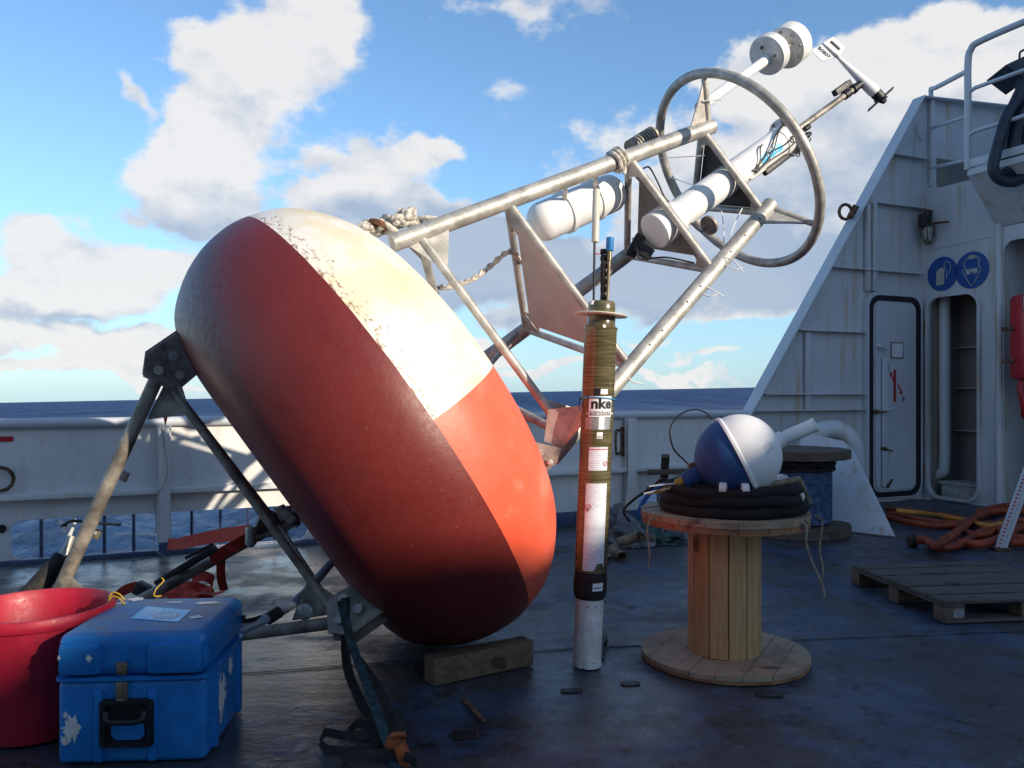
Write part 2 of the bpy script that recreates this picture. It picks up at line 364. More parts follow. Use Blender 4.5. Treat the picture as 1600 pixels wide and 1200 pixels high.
    def build(s,name,mat,parent=None,smooth=True,loc=None,**kw):
        root=parent
        while root is not None and root.parent is not None: root=root.parent
        if root is not None: M=ORG[root.name]
        else:
            if loc is None:
                loc=V((sum(v.x for v in s.v)/len(s.v),sum(v.y for v in s.v)/len(s.v),min(v.z for v in s.v)))
            M=Matrix.Translation(V(loc))
        Mi=M.inverted(); me=bpy.data.meshes.new(name); me.from_pydata([Mi@v for v in s.v],[],s.f); me.update()
        bm=bmesh.new(); bm.from_mesh(me); bmesh.ops.remove_doubles(bm,verts=bm.verts,dist=1e-6); bmesh.ops.recalc_face_normals(bm,faces=bm.faces)
        if smooth:
            for f in bm.faces: f.smooth=True
            for e in bm.edges:
                if len(e.link_faces)==2 and e.calc_face_angle(0)>R(38): e.smooth=False
        bm.to_mesh(me); bm.free()
        me.materials.append(MATS[mat]); o=bpy.data.objects.new(name,me); COL.objects.link(o)
        if parent is not None: o.parent=parent
        else: o.matrix_world=M; ORG[o.name]=M
        return meta(o,**kw)
def spl(pts,n=8):     # catmull-rom
    pts=[V(p) for p in pts]; out=[]
    P=[2*pts[0]-pts[1]]+pts+[2*pts[-1]-pts[-2]]
    for i in range(1,len(P)-2):
        for k in range(n):
            t=k/n; a,b,c,d=P[i-1],P[i],P[i+1],P[i+2]
            out.append(.5*((2*b)+(c-a)*t+(2*a-5*b+4*c-d)*t*t+(3*b-a-3*c+d)*t**3))
    out.append(pts[-1]); return out
def rr(x0,y0,x1,y1,r,n=6):
    out=[]
    for cx,cy,a in ((x1-r,y1-r,0),(x0+r,y1-r,90),(x0+r,y0+r,180),(x1-r,y0+r,270)):
        for k in range(n+1): t=R(a+90*k/n); out.append((cx+r*math.cos(t),cy+r*math.sin(t)))
    return out
def text2d(body,size,bold=0.,sp=1.):
    c=bpy.data.curves.new('t','FONT'); c.body=body; c.size=size; c.offset=bold; c.space_character=sp; c.resolution_u=3
    o=bpy.data.objects.new('t',c); COL.objects.link(o); dg=bpy.context.evaluated_depsgraph_get(); dg.update()
    me=bpy.data.meshes.new_from_object(o.evaluated_get(dg)); vs=[v.co.copy() for v in me.vertices]; fs=[tuple(p.vertices) for p in me.polygons]
    bpy.data.objects.remove(o); bpy.data.curves.remove(c); bpy.data.meshes.remove(me)
    x0=min(v.x for v in vs); x1=max(v.x for v in vs); y0=min(v.y for v in vs); y1=max(v.y for v in vs)
    return [(v.x-(x0+x1)/2,v.y-(y0+y1)/2) for v in vs],fs,(x1-x0,y1-y0)
def letters(mb,body,size,fn,bold=0.,w=None,h=None,sp=1.):
    vs,fs,(tw,thh)=text2d(body,size,bold,sp)
    bm=bmesh.new(); bv=[bm.verts.new((x,y,0)) for x,y in vs]
    for f in fs:
        try: bm.faces.new([bv[i] for i in f])
        except ValueError: pass
    for k in range(1,16): bmesh.ops.bisect_plane(bm,geom=bm.verts[:]+bm.edges[:]+bm.faces[:],plane_co=(-tw/2+tw*k/16,0,0),plane_no=(1,0,0))
    bm.verts.index_update(); vs=[(v.co.x,v.co.y) for v in bm.verts]; fs=[tuple(v.index for v in f.verts) for f in bm.faces]; bm.free(); kx=(w/tw if w else 1); ky=(h/thh if h else 1)
    mb.add([fn(x*kx,y*ky) for x,y in vs],fs); return mb

# ------------------------------------------------------------------ setting: deck, sea
# ship's side plane ("bulwark plane") : Y = 9.1 + .45 X
WX=V((1,.45,0)).normalized(); WN=V((-.45,1,0)).normalized()
def bw(X,z,off=0.): return V((X,9.1+.45*X,z))+WN*off
def bwX(u): k=(u-800)/F; return 9.1*k/(1-.45*k)
def bwp(u,v): X=bwX(u); Y=9.1+.45*X; return X,H+(HV-v)/F*Y
# deck: a subdivided sheet
d=MB(); nx,ny=60,60; A=[bw(-9,0,.1),bw(11,0,.1)]
o0=V((-9,-9,0)); 
vs=[];fs=[]
for i in range(nx+1):
    for j in range(ny+1):
        t=i/nx; s_=j/ny; a=V((-9,-9,0)).lerp(V((18,-9,0)),t); b=bw(-9,0,.1).lerp(bw(18,0,.1),t); p=a.lerp(b,s_)
        p.z=.006*noise.noise(V((p.x*.9,p.y*.9,0)))-.006; vs.append(p)
for i in range(nx):
    for j in range(ny): q=i*(ny+1)+j; fs.append((q,q+ny+1,q+ny+2,q+1))
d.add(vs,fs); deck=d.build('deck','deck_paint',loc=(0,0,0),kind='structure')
m=MB()
for (u0,v0,u1,v1) in ((375,1052,900,1012),(900,1012,1600,985),(-200,1110,375,1052)):
    m.bar(floor(u0,v0)+V((0,0,-.001)),floor(u1,v1)+V((0,0,-.001)),.010,.005,bev=.002)
m.build('weld_seam','deck_paint',deck)
def socket(u,v,w,dd,rot):
    c=floor(u,v); Rm=Matrix.Rotation(rot,3,'Z'); m=MB()
    m.band([(x,y) for x,y in rr(-w/2,-dd/2,w/2,dd/2,.018,3)],[(x*.8,y*.8) for x,y in rr(-w/2,-dd/2,w/2,dd/2,.018,3)],lambda a,b,o:c+Rm@V((a,b,-.003+o)),.005)
    r=m.build('deck_socket','blister_bronze',deck)
    m=MB(); m.plate([(x*.8,y*.8) for x,y in rr(-w/2,-dd/2,w/2,dd/2,.018,3)],[],lambda a,b,o:c+Rm@V((a,b,-.003+o)),.004); m.build('socket_hole','black_rubber',r)
socket(727,1147,.12,.09,.2); socket(893,1079,.11,.05,.1); socket(1202,1085,.13,.06,-.1); socket(985,1068,.10,.05,.1)
# rust stick / scrap on the deck
m=MB(); m.bar(floor(723,1090,.006),floor(757,1128,.006),.02,.014,bev=.004); m.build('rust_flake','rusty_steel',kind=None,label='thin rusty scrap rod lying on the deck near the timber chock',cat='scrap')

# sea : the horizon leans as the ship rolls
sea=MB(); vs=[];fs=[]
ys=[]; y=8.0
while y<40000: ys.append(y); y*=1.0+ (0.007 if y<120 else .03 if y<900 else .2)
nxs=260
SL=.0203
for Y in ys:
    for i in range(nxs+1):
        k=-1.3+2.6*i/nxs; X=k*Y; z=-5.0+SL*X-.0006*Y
        if Y<700:
            a=1/(1+ (Y/170)**2); q=V((X*.16+Y*.05,Y*.30,0)); z+= a*(.75*(noise.noise(q))+.48*(noise.noise(q*2.7+V((5,1,0))))+.34*(.5-abs(noise.noise(q*6.1)))+.20*(.5-abs(noise.noise(q*13)))+.10*noise.noise(q*27))
        vs.append(V((X,Y,z)))
for j in range(len(ys)-1):
    for i in range(nxs): q=j*(nxs+1)+i; fs.append((q,q+1,q+nxs+2,q+nxs+1))
n0=len(vs)
# the water behind and beside the ship
vs+=[V((x,y,-6+SL*x-.0006*y)) for x,y in ((-40000,-20000),(40000,-20000),(40000,40000),(-40000,40000))]; fs.append((n0,n0+1,n0+2,n0+3))
sea.add(vs,fs); sea.build('sea','sea_water',loc=(0,0,0),kind='structure')

# ------------------------------------------------------------------ bulwark
B=thing('bulwark','long white steel bulwark with barred freeing ports behind the buoy','ship side wall',bw(-1,0))
P1=rr(bwX(17),.045,bwX(480),.385,.09); P2=rr(bwX(993),.03,bwX(1120),.31,.11)
XL,XR=-8.5,bwX(1163)
m=MB(); m.plate([(XL,0),(XR,0),(XR,1.21),(XL,1.21)],[P1,P2],lambda a,b,o:bw(a,b,o),.012); m.build('plate','bulwark_paint',B,smooth=False)
m=MB(); m.tube([bw(XL,1.225,-.02),bw(XR+.05,1.225,-.02)],.045,14); m.bar(bw(XL,1.235,.02),bw(XR+.05,1.235,.02),.10,.04,bev=.008); m.build('top_rail','rail_paint',B)
m=MB(); m.bar(bw(XL,.61,-.045),bw(XR-.02,.61,-.045),.085,.018,bev=.004); m.bar(bw(XL,.590,-.085),bw(XR-.02,.590,-.085),.012,.045,bev=.003); m.build('ledge','bulwark_paint',B)
m=MB(); m.bar(bw(XL,.018,-.01),bw(bwX(500),.018,-.01),.06,.05,bev=.01); m.bar(bw(bwX(500),.065,-.015),bw(XR,.065,-.015),.03,.15,bev=.008); m.build('kerb','kerb_blue',B)
Y0=bwX(17); 
for u in (64,163,209,300,345,388,430):
    X=bwX(u); m=MB(); m.bar(bw(X,.03,.035),bw(X,.40,.035),.020,.030,bev=.003); m.build('port_bar','bar_blue',B)
for X in (bwX(1030),bwX(1065),bwX(1100)):
    m=MB(); m.bar(bw(X,.03,.035),bw(X,.33,.035),.020,.030,bev=.003); m.build('port_bar','bar_blue',B)
for u,w,w2 in ((256,.085,.085),(979,.10,.17),(-420,.085,.085),(560,.085,.085)):
    X=bwX(u); m=MB()
    m.plate([(X-w2/2,.13),(X+w2/2,.13),(X+w/2,.60),(X+w/2,1.19),(X-w/2,1.19),(X-w/2,.60)],[],lambda a,b,o:bw(a,b,-.13+o),.012)
    m.bar(bw(X,.13,-.062),bw(X,1.19,-.062),.012,.12,up=WX); st=m.build('stanchion','bulwark_paint',B,smooth=False)
    m=MB(); m.plate([(X-w2/2,0),(X+w2/2,0),(X+w2/2,.13),(X-w2/2,.13)],[],lambda a,b,o:bw(a,b,-.13+o),.012); m.build('foot','kerb_blue',st,smooth=False)
# small bulwark fittings: rusty bail, cleat ring, sign
X,z=bwp(962,690); m=MB(); m.tube(spl([bw(X+.05,z+.13,-.01),bw(X-.05,z+.12,-.10),bw(X-.05,z-.12,-.10),bw(X+.05,z-.13,-.01)],6),.014,8); m.box(bw(X+.08,z,-.012),(.05,.02,.34),Matrix((WX,WN,V((0,0,1)))).transposed()); m.build('grab_handle','rusty_steel',B)
X,z=bwp(2,748); m=MB(); m.tube([bw(X+.09*math.cos(t*.52),z+.10*math.sin(t*.52),-.05) for t in range(12)],.016,8,closed=True); m.build('mooring_eye','rusty_steel',B)
X,z=bwp(5,686); m=MB(); m.plate(rr(X-.14,z-.022,X+.07,z+.022,.004,2),[],lambda a,b,o:bw(a,b,-.008+o),.006); s=m.build('warning_strip','red_box',B,smooth=False)
X0,z0=bwp(3,826); m=MB(); m.lathe([(.035,0),(.035,.02)],bw(X0,z0,-.02),WN,16); m.build('drain_plug','black_rubber',B)
# electric cable hanging along stanchion
m=MB(); X=bwX(252); m.tube(spl([bw(X+.0,1.18,-.14),bw(X+.03,.95,-.15),bw(X+.04,.72,-.15),bw(X-.05,.52,-.16),bw(X-.04,.30,-.15),bw(X-.06,.10,-.16),bw(X+.03,.015,-.3)],6),.004,5); m.build('thin_cord','twine',label='thin pale cord hanging loosely beside the white bulwark post under the red pennant',cat='cord')
m=MB(); t=px(258,640,7.2); m.add([t+V((-.035,0,.03)),t+V((.04,0,.03)),t+V((.0,0,-.14)),t+V((-.035,.012,.03)),t+V((.04,.012,.03)),t+V((.0,.012,-.14))],[(0,1,2),(5,4,3),(0,3,4,1),(1,4,5,2),(2,5,3,0)])
m.build('pennant','red_strap',smooth=False,label='small red pointed tag hanging above the bulwark rail beneath the buoy bracket',cat='tag')

# ------------------------------------------------------------------ deckhouse (wing plate, side wall, upper deck)
Dk=thing('deckhouse','white painted steel deckhouse with sloped wing plate, door and upper rail on the right','ship deckhouse',bw(5.5,0))
PT=V((.4104,-.9119,0)); PN=V((-.9119,-.4104,0)); C0=V((5.79,11.705,0))
def pw(t,z,off=0.): return C0+PT*t+V((0,0,z))+PN*off      # off>0 : out over the deck
def pwt(u,off=0.):
    k=(u-800)/F; b=C0+PN*off; return (k*b.y-b.x)/(PT.x-k*PT.y)
def pwp(u,v,off=0.): t=pwt(u,off); p=pw(t,0,off); return t,H+(HV-v)/F*p.y
wa=bwp(1166,642); wb=bwp(1432,154); wc=bwp(1600,172)
poly=[(wa[0],0),(5.86,0),(5.86,4.30),(wc[0],4.30),(wc[0],wc[1]),(wb[0],wb[1]),(wa[0],wa[1])]
dx0,dz0=bwp(1352,785); dx1,dz1=bwp(1431,466); dz0=.03
so_=bwp(1463,292); so2=bwp(1516,240)
hole=rr(so_[0],4.42,so2[0]+.1,4.42+.42,.02,2)
m=MB(); m.plate(poly,[hole],lambda a,b,o:bw(a,b,o),.014); m.build('wing_plate','house_paint',Dk,smooth=False)
m=MB(); m.plate(rr(so_[0]-.2,4.33,so2[0]+.4,5.0,.02,2),[],lambda a,b,o:bw(a,b,.25+o),.012); m.build('shadow_plate','recess_dark',Dk,smooth=False)  # dark plate added behind the opening in place of the shadow inside
# sloped edge flange
e0=bw(wa[0]-.06,wa[1]-.08,-.05); e1=bw(wb[0],wb[1],-.05); dd=(e1-e0).normalized()
m=MB(); m.bar(e0,e1,.20,.02,up=dd.cross(WN),bev=.004); m.bar(e1+V((0,0,0)),bw(wc[0],wc[1],-.05),.14,.02,bev=.004); m.build('edge_flange','rail_paint',Dk)
# stiffeners on the wing
for (u0,u1,v) in ((1366,1459,318),(1297,1436,418),(1243,1346,516),(1190,1346,616),(1166,1346,642),(1385,1446,241)):
    X0,z=bwp(u0,v); X1,_=bwp(u1,v); m=MB(); m.bar(bw(X0,z,-.045),bw(X1,z,-.045),.09,.014,bev=.003); m.build('stiffener','house_paint',Dk)
for (u,v0,v1) in ((1352,455,320),(1258,642,520),(1452,158,292),(1362,318,455)):
    X,z0=bwp(u,v0); _,z1=bwp(u,v1); m=MB(); m.bar(bw(X,z0,-.04),bw(X,z1,-.04),.05,.08,up=WX,bev=.006); m.build('stiffener','house_paint',Dk)
# door leaf lying open against the wing plate
m=MB(); o_=rr(dx0-.05,dz0-.0,dx1+.05,dz1+.05,.20); m.plate(o_,[],lambda a,b,o:bw(a,b,-.07+o),.06); door=m.build('door','door_paint',Dk,smooth=False)
m=MB(); m.band(rr(dx0,dz0+.03,dx1,dz1,.17),rr(dx0+.055,dz0+.10,dx1-.075,dz1-.075,.12),lambda a,b,o:bw(a,b,-.083+o),.016); m.build('gasket','gasket',door,smooth=False)
m=MB(); m.plate(rr(dx0+.085,dz0+.13,dx1-.105,dz1-.105,.10),[],lambda a,b,o:bw(a,b,-.098+o),.026); m.build('inner_panel','door_paint',door,smooth=False)
X,z0=bwp(1371,760); _,z1=bwp(1371,560); m=MB(); m.bar(bw(X,z0,-.13),bw(X,z1,-.13),.03,.10,up=WX,bev=.01); m.build('vertical_rib','door_paint',door)
m=MB(); X,z=bwp(1387,603); 
m.bar(bw(X,z-.22,-.118),bw(X,z+.22,-.118),.012,.03,up=WN); m.build('lever_bar','red_box',door)
m=MB(); X,z=bwp(1393,596)
def arrow(m,X,z,dxx,dzz,L):
    t=V((dxx,dzz)).normalized(); n=V((-t.y,t.x)); 
    for pts in (([-.5*L,-.01],[-.5*L,.01],[.15*L,.01],[.15*L,-.01]),([.15*L,-.035],[.15*L,.035],[.5*L,0])):
        m.plate([(X+t.x*a+n.x*b,z+t.y*a+n.y*b) for a,b in pts],[],lambda a,b,o:bw(a,b,-.103+o),.004)
arrow(m,bwp(1397,609)[0],bwp(1397,609)[1],.45,-1,.17); arrow(m,bwp(1384,588)[0],bwp(1384,588)[1],-.5,1,.13); m.build('arrow_marks','label_red',door,smooth=False)
m=MB(); X,z=bwp(1402,624); letters(m,'F',.1,lambda a,b:bw(X+a,z+b,-.105),.004,h=.075); X2,z2=bwp(1379,575); letters(m,'I',.1,lambda a,b:bw(X2+a,z2+b,-.105),.002,h=.05); m.build('letter_marks','letter_blue',door,smooth=False)
X,z=bwp(1392,548); m=MB(); m.plate(rr(X-.11,z-.11,X+.11,z+.11,.006,2),[],lambda a,b,o:bw(a,b,-.106+o),.008); pl=m.build('notice_plate','rusty_steel',door,smooth=False)
m=MB(); m.plate(rr(X-.095,z-.095,X+.095,z+.095,.006,2),[],lambda a,b,o:bw(a,b,-.110+o),.004); m.build('notice_sheet','fine_print',pl,smooth=False)
for (u,v,ang) in ((1366,542,-.5),(1378,640,.6),(1372,700,-.4),(1377,757,1.3),(1362,643,0)):
    X,z=bwp(u,v); m=MB(); m.lathe([(.03,0),(.03,.05),(.02,.07)],bw(X-.04,z,-.10),-WN,12); dv=V((math.cos(ang),0,math.sin(ang))); m.bar(bw(X-.04,z,-.16),bw(X+.09*math.cos(ang),z+.09*math.sin(ang),-.16),.03,.02,bev=.005); m.build('door_dog','rusty_steel' if v>640 else 'rail_paint',door)
for v in (512,735):
    X,z=bwp(1440,v); m=MB(); m.tube([bw(X-.02,z-.07,-.06),bw(X-.02,z+.07,-.06)],.03,10); m.bar(bw(X-.08,z,-.06),bw(X+.08,z,-.04),.02,.05,bev=.004); m.build('hinge','rusty_steel',Dk)
# perpendicular side wall with two recesses
r1=rr(pwt(1453),.06,pwt(1530),2.80,.17); t2a=1.22; r2=rr(t2a,.05,2.0,3.42,.14)
m=MB(); m.plate([(-.0,0),(2.1,0),(2.1,4.28),(0,4.28)],[r1,r2],lambda a,b,o:pw(a,b,-o),.014); m.build('side_wall','house_paint',Dk,smooth=False)
m=MB()
def off_loop(l,cx,cy,k): return l
a0,a1=pwt(1453),pwt(1530)
m.band(rr(a0-.035,.025,a1+.035,2.835,.20),rr(a0,.06,a1,2.80,.17),lambda a,b,o:pw(a,b,.05-o),.06); m.build('recess_coaming','house_paint',Dk,smooth=False)
# recess boxes
def recess(t0,t1,z1,dp,name,mat):
    m=MB(); P=[pw(t0-.02,0,-.02),pw(t1+.05,0,-.02),pw(t1+.05,0,-dp),pw(t0-.02,0,-dp)]; Q=[p+V((0,0,z1+.06)) for p in P]
    m.add([P[0],P[3],Q[3],Q[0]],[(0,1,2,3)]); m.add([P[3],P[2],Q[2],Q[3]],[(0,1,2,3)]); m.add([P[2],P[1],Q[1],Q[2]],[(0,1,2,3)]); m.add([Q[0],Q[3],Q[2],Q[1]],[(0,1,2,3)])
    return m.build(name,mat,Dk,smooth=False)
recess(a0,a1,2.8,.62,'locker_lining','recess_dark'); recess(t2a,2.05,3.42,.62,'alcove_lining','house_paint')
for z in (.95,1.55,2.12):
    m=MB(); m.bar(pw(a0+.0,z,-.55),pw(a1-.06,z,-.55),.10,.012,bev=.002); m.bar(pw(a1-.22,z-.035,-.50),pw(a1-.02,z-.015,-.50),.12,.03,bev=.004); m.build('shelf_bracket','rail_paint',Dk)
m=MB(); kk=-.22; tp=pwt(1476,kk); m.tube(spl([pw(tp,2.85,kk),pw(tp,1.6,kk),pw(tp,.52,kk),pw(tp-.05,.36,kk),pw(tp-.18,.30,kk),pw(tp-.3,.29,kk)],6),.075,14); m.build('drain_pipe','rail_paint',Dk)
m=MB(); m.tube([pw(1.165,0,.01),pw(1.165,4.2,.01)],.045,12); m.build('corner_bead','house_paint',Dk)
m=MB(); m.bar(pw(0.05,3.38+.1,.004),pw(1.2,3.52,.004),.01,.012); m.build('weld_line','rail_paint',Dk)
# upper deck slab, platform, bracket
m=MB(); m.add([pw(-.0,4.28),pw(2.1,4.28),pw(2.1,4.28,-3),pw(-1.2,4.28,-3)]+[pw(-.0,4.32),pw(2.1,4.32),pw(2.1,4.32,-3),pw(-1.2,4.32,-3)],[(0,1,2,3),(7,6,5,4),(0,4,5,1),(1,5,6,2),(2,6,7,3),(3,7,4,0)]); m.build('upper_deck','rail_paint',Dk,smooth=False)
ta=1.13
m=MB(); m.add([pw(ta,4.22,0),pw(ta,4.22,.56),pw(4.5,4.22,.56),pw(4.5,4.22,0),pw(ta,4.30,0),pw(ta,4.30,.56),pw(4.5,4.30,.56),pw(4.5,4.30,0)],[(0,3,2,1),(4,5,6,7),(0,1,5,4),(1,2,6,5),(2,3,7,6),(3,0,4,7)]); m.build('platform','rail_paint',Dk,smooth=False)
m=MB(); m.add([pw(ta,4.22,.01),pw(ta,4.22,.54),pw(ta,3.66,.01),pw(ta,3.60,.01)]+[pw(ta+.012,4.22,.01),pw(ta+.012,4.22,.54),pw(ta+.012,3.66,.01),pw(ta+.012,3.60,.01)],[(0,1,2,3),(7,6,5,4),(0,4,5,1),(1,5,6,2),(2,6,7,3)]); 
m.add([pw(ta,4.21,.54),pw(4.5,4.21,.54),pw(4.5,3.62,.02),pw(ta,3.62,.02),pw(ta,4.22,.55),pw(4.5,4.22,.55),pw(4.5,3.63,.03),pw(ta,3.63,.03)],[(0,3,2,1),(4,5,6,7),(0,1,5,4),(3,7,6,2),(0,4,7,3)]); m.build('platform_bracket','house_paint',Dk,smooth=False)
# railings
m=MB(); m.tube(spl([pw(ta,4.30,.55),pw(ta,5.2,.55),pw(ta,5.62,.55),pw(ta+.04,5.80,.55),pw(ta+.22,5.86,.55),pw(ta+1.2,5.87,.55),pw(4.5,5.87,.55)],5),.042,12); m.build('rail_post','rail_paint',Dk)
for z in (5.30,4.76):
    m=MB(); m.tube([pw(ta,z-.03,.55),pw(ta+.1,z,.55),pw(4.5,z,.55)],.026,10); m.build('rail_bar','rail_paint',Dk)
m=MB(); m.bar(pw(ta,4.37,.56),pw(4.5,4.37,.56),.012,.10,bev=.003); m.build('toe_plate','rail_paint',Dk)
p1=bw(bwX(1453),bwp(1453,150)[1],-.02)
m=MB(); pa=pw(ta,5.55,.55); q=px(1462,137,11.6); m.tube(spl([p1+V((0,0,-.05)),p1+V((.0,0,.10)),q,pa],6),.032,10); m.build('rail_bar','rail_paint',Dk)
for v0,v1 in ((200,181),(262,250)):
    m=MB(); m.tube([px(1456,v0,11.65),pw(ta,H+(HV-v1)/F*10.45,.55)],.024,10); m.build('rail_bar','rail_paint',Dk)
m=MB(); X,z=bwp(1437,205); m.tube([bw(X+.07*math.cos(a*.45+1.4),z+.12*math.sin(a*.45+1.4),-.04) for a in range(9)],.014,8); m.build('lifting_eye','rail_paint',Dk)
# lifting eye on sloped edge
c=px(1321,331,11.05); m=MB(); m.tube([c+V((.085*math.cos(t),0,.10*math.sin(t))) for t in [k*.5236 for k in range(12)]],.022,10,closed=True); m.box(c+V((.10,0,.0)),(.08,.06,.18),Matrix.Rotation(.5,3,'Y'),.01); m.build('lifting_eye','rusty_steel',Dk)
# the superstructure beyond the frame to the right: same wall continued, with unseen shade-casting shapes above
HT=7.35
m=MB()
def blk(m,t0,t1,z0,z1,o0,o1):
    m.add([pw(t0,z0,o0),pw(t1,z0,o0),pw(t1,z0,o1),pw(t0,z0,o1),pw(t0,z1,o0),pw(t1,z1,o0),pw(t1,z1,o1),pw(t0,z1,o1)],[(0,3,2,1),(4,5,6,7),(0,1,5,4),(1,2,6,5),(2,3,7,6),(3,0,4,7)])
blk(m,2.1,38,0,4.28,0,-7); m.build('lower_storey','house_paint',Dk,smooth=False)
m=MB(); m.plate([(1.9,4.33),(38,4.33),(38,8.1),(23.4,7.9),(21.4,7.12),(20.6,6.72),(19.2,6.36),(17.8,6.38),(17.5,6.33),(1.9,6.3)],[],lambda a,b,o:pw(a,b,-.25-o),.6); m.build('upper_shade_wall','house_paint',Dk,smooth=False)  # unseen slab, its top edge shaped to set the shadow line on deck
m=MB(); blk(m,1.8,6.6,4.33,7.6,-.90,-6.9); m.build('wing_shade_block','house_paint',Dk,smooth=False)  # unseen block added to keep sun off the top of the wing plate
m=MB(); blk(m,6.61,38,4.33,5.8,-.86,-7); m.build('boat_deck','house_paint',Dk,smooth=False)
# unseen block added behind the camera to cut the sky light on the deck
m=MB(); bx=[(-9,-2.6),(3.2,-2.6),(3.2,-9),(-9,-9)]; m.add([V((x,y,0)) for x,y in bx]+[V((x,y,7.5)) for x,y in bx],[(0,3,2,1),(4,5,6,7),(0,1,5,4),(1,2,6,5),(2,3,7,6),(3,0,4,7)]); m.build('rear_shade_block','house_paint',Dk,smooth=False)
for k in range(7):
    t=4+k*3.3; m=MB(); m.band(rr(t-.32,5.3,t+.32,6.1,.12),rr(t-.26,5.36,t+.26,6.04,.1),lambda a,b,o:pw(a,b,-.25+o),.05); w=m.build('window','rail_paint',Dk,smooth=False)
    m=MB(); m.plate(rr(t-.27,5.35,t+.27,6.05,.1),[],lambda a,b,o:pw(a,b,-.245+o),.01); m.build('pane','gasket',w,smooth=False)

# mandatory signs
def wall_sign(u,v,r,name,label):
    t,z=pwp(u,v); m=MB(); m.plate([(t+r*math.cos(a*.1963),z+r*math.sin(a*.1963)) for a in range(32)],[],lambda a,b,o:pw(a,b,.002+o),.006); s=m.build(name,'sign_blue',smooth=False,label=label,cat='sign',loc=pw(t,z-r))
    return s,t,z
s,t,z=wall_sign(1473,428,.235,'safety_sign','round blue mandatory sign showing a pale glove, left one above the locker opening')
m=MB(); m.plate([(t-.10,z-.15),(t+.03,z-.15),(t+.03,z-.0),(t+.035,z+.06),(t+.0,z+.09),(t-.05,z+.08),(t-.09,z+.03)],[],lambda a,b,o:pw(a,b,.009+o),.002); m.build('glove_figure','sign_pale',s,smooth=False)
m=MB(); gl=spl([(t+.06,z-.08,0),(t+.07,z+.02,0),(t+.03,z+.10,0),(t+.05,z+.15,0),(t+.10,z+.15,0),(t+.13,z+.08,0),(t+.10,z-.02,0)],4); m.tube([pw(p.x,p.y,.010) for p in gl],.005,5); m.build('hand_outline','sign_pale',s)
s,t,z=wall_sign(1519,422,.245,'safety_sign','round blue mandatory sign showing a masked and goggled head, right one above the locker opening')
m=MB(); hd=spl([(t-.04,z+.18,0),(t+.06,z+.18,0),(t+.11,z+.12,0),(t+.10,z+.05,0),(t+.13,z,0),(t+.10,z-.06,0),(t+.05,z-.15,0),(t+.0,z-.20,0),(t-.05,z-.15,0),(t-.10,z-.06,0),(t-.13,z,0),(t-.10,z+.05,0),(t-.11,z+.12,0),(t-.04,z+.18,0)],3); m.tube([pw(p.x,p.y,.010) for p in hd],.007,5); m.build('head_outline','sign_pale',s)
m=MB(); m.plate([(t-.09,z+.02),(t-.08,z-.045),(t-.03,z-.055),(t,z-.02),(t+.03,z-.055),(t+.08,z-.045),(t+.09,z+.02)],[],lambda a,b,o:pw(a,b,.009+o),.002); m.plate([(t-.05,z+.15),(t+.05,z+.15),(t+.07,z+.17),(t+.03,z+.2),(t-.03,z+.2),(t-.07,z+.17)],[],lambda a,b,o:pw(a,b,.009+o),.002); m.build('goggles_figure','sign_pale',s,smooth=False)
# wall lamp / junction box
t,z=pwp(1459,352); c=pw(t-.02,z,.12)
lp=thing('wall_lamp','small rust-streaked caged lamp with black fitting on the white wall above the blue signs','lamp',c+V((0,0,-.25)))
m=MB(); m.box(c+V((-.02,0,.06)),(.14,.12,.18),None,.015); m.build('housing','black_rubber',lp)
m=MB(); m.lathe([(.06,0),(.075,.05),(.075,.16),(.05,.2)],c+V((.02,0,-.03)),V((0,0,-1)),14); m.build('glass','galv_lamp',lp)
m=MB(); 
for a in range(6): an=a*1.047; m.tube(spl([c+V((.02+.085*math.cos(an),.085*math.sin(an),.0)),c+V((.02+.09*math.cos(an),.09*math.sin(an),-.12)),c+V((.02+.04*math.cos(an),.04*math.sin(an),-.25)),c+V((.02,0,-.27))],4),.007,5)
m.build('cage','rusty_steel',lp)
m=MB(); m.bar(c+V((.0,.05,.02)),c+PT*.34+V((0,0,-.02)),.03,.03,bev=.005); m.box(c+V((.06,.08,.18)),(.10,.08,.08),None,.01); m.build('conduit','rusty_steel',lp)
# fire hose cabinet
c=px(1628,527,9.9); fh=thing('fire_hose_cabinet','tall red rounded cabinet with a pale square label hung at the right edge','cabinet',c+V((0,0,-.52)))
Mq=Matrix((PT,PN,V((0,0,1)))).transposed()
Mq=Matrix.Rotation(.0,3,'Z'); m=MB(); m.box(c,(.66,.26,1.02),Mq,.07); m.build('body','red_box',fh)
m=MB(); m.box(c+V((-.24,-.133,.40)),(.13,.006,.17),Mq,.002); m.build('label_plate','sign_pale',fh)
m=MB(); m.bar(c+V((-.33,0,.10)),c+V((-.45,.06,.10)),.04,.05,bev=.008); m.bar(c+V((-.33,0,-.28)),c+V((-.45,.06,-.28)),.06,.04,bev=.008); m.build('bracket','rusty_steel',fh)
m=MB(); hh=spl([c+V((-.24,0,-.5)),c+V((-.27,-.02,-.62)),c+V((-.24,-.03,-.8)),c+V((-.2,0,-.95)),c+V((-.05,.05,-1.0))],6); m.tube(hh,.035,10); m.build('red_hose','red_box',fh)
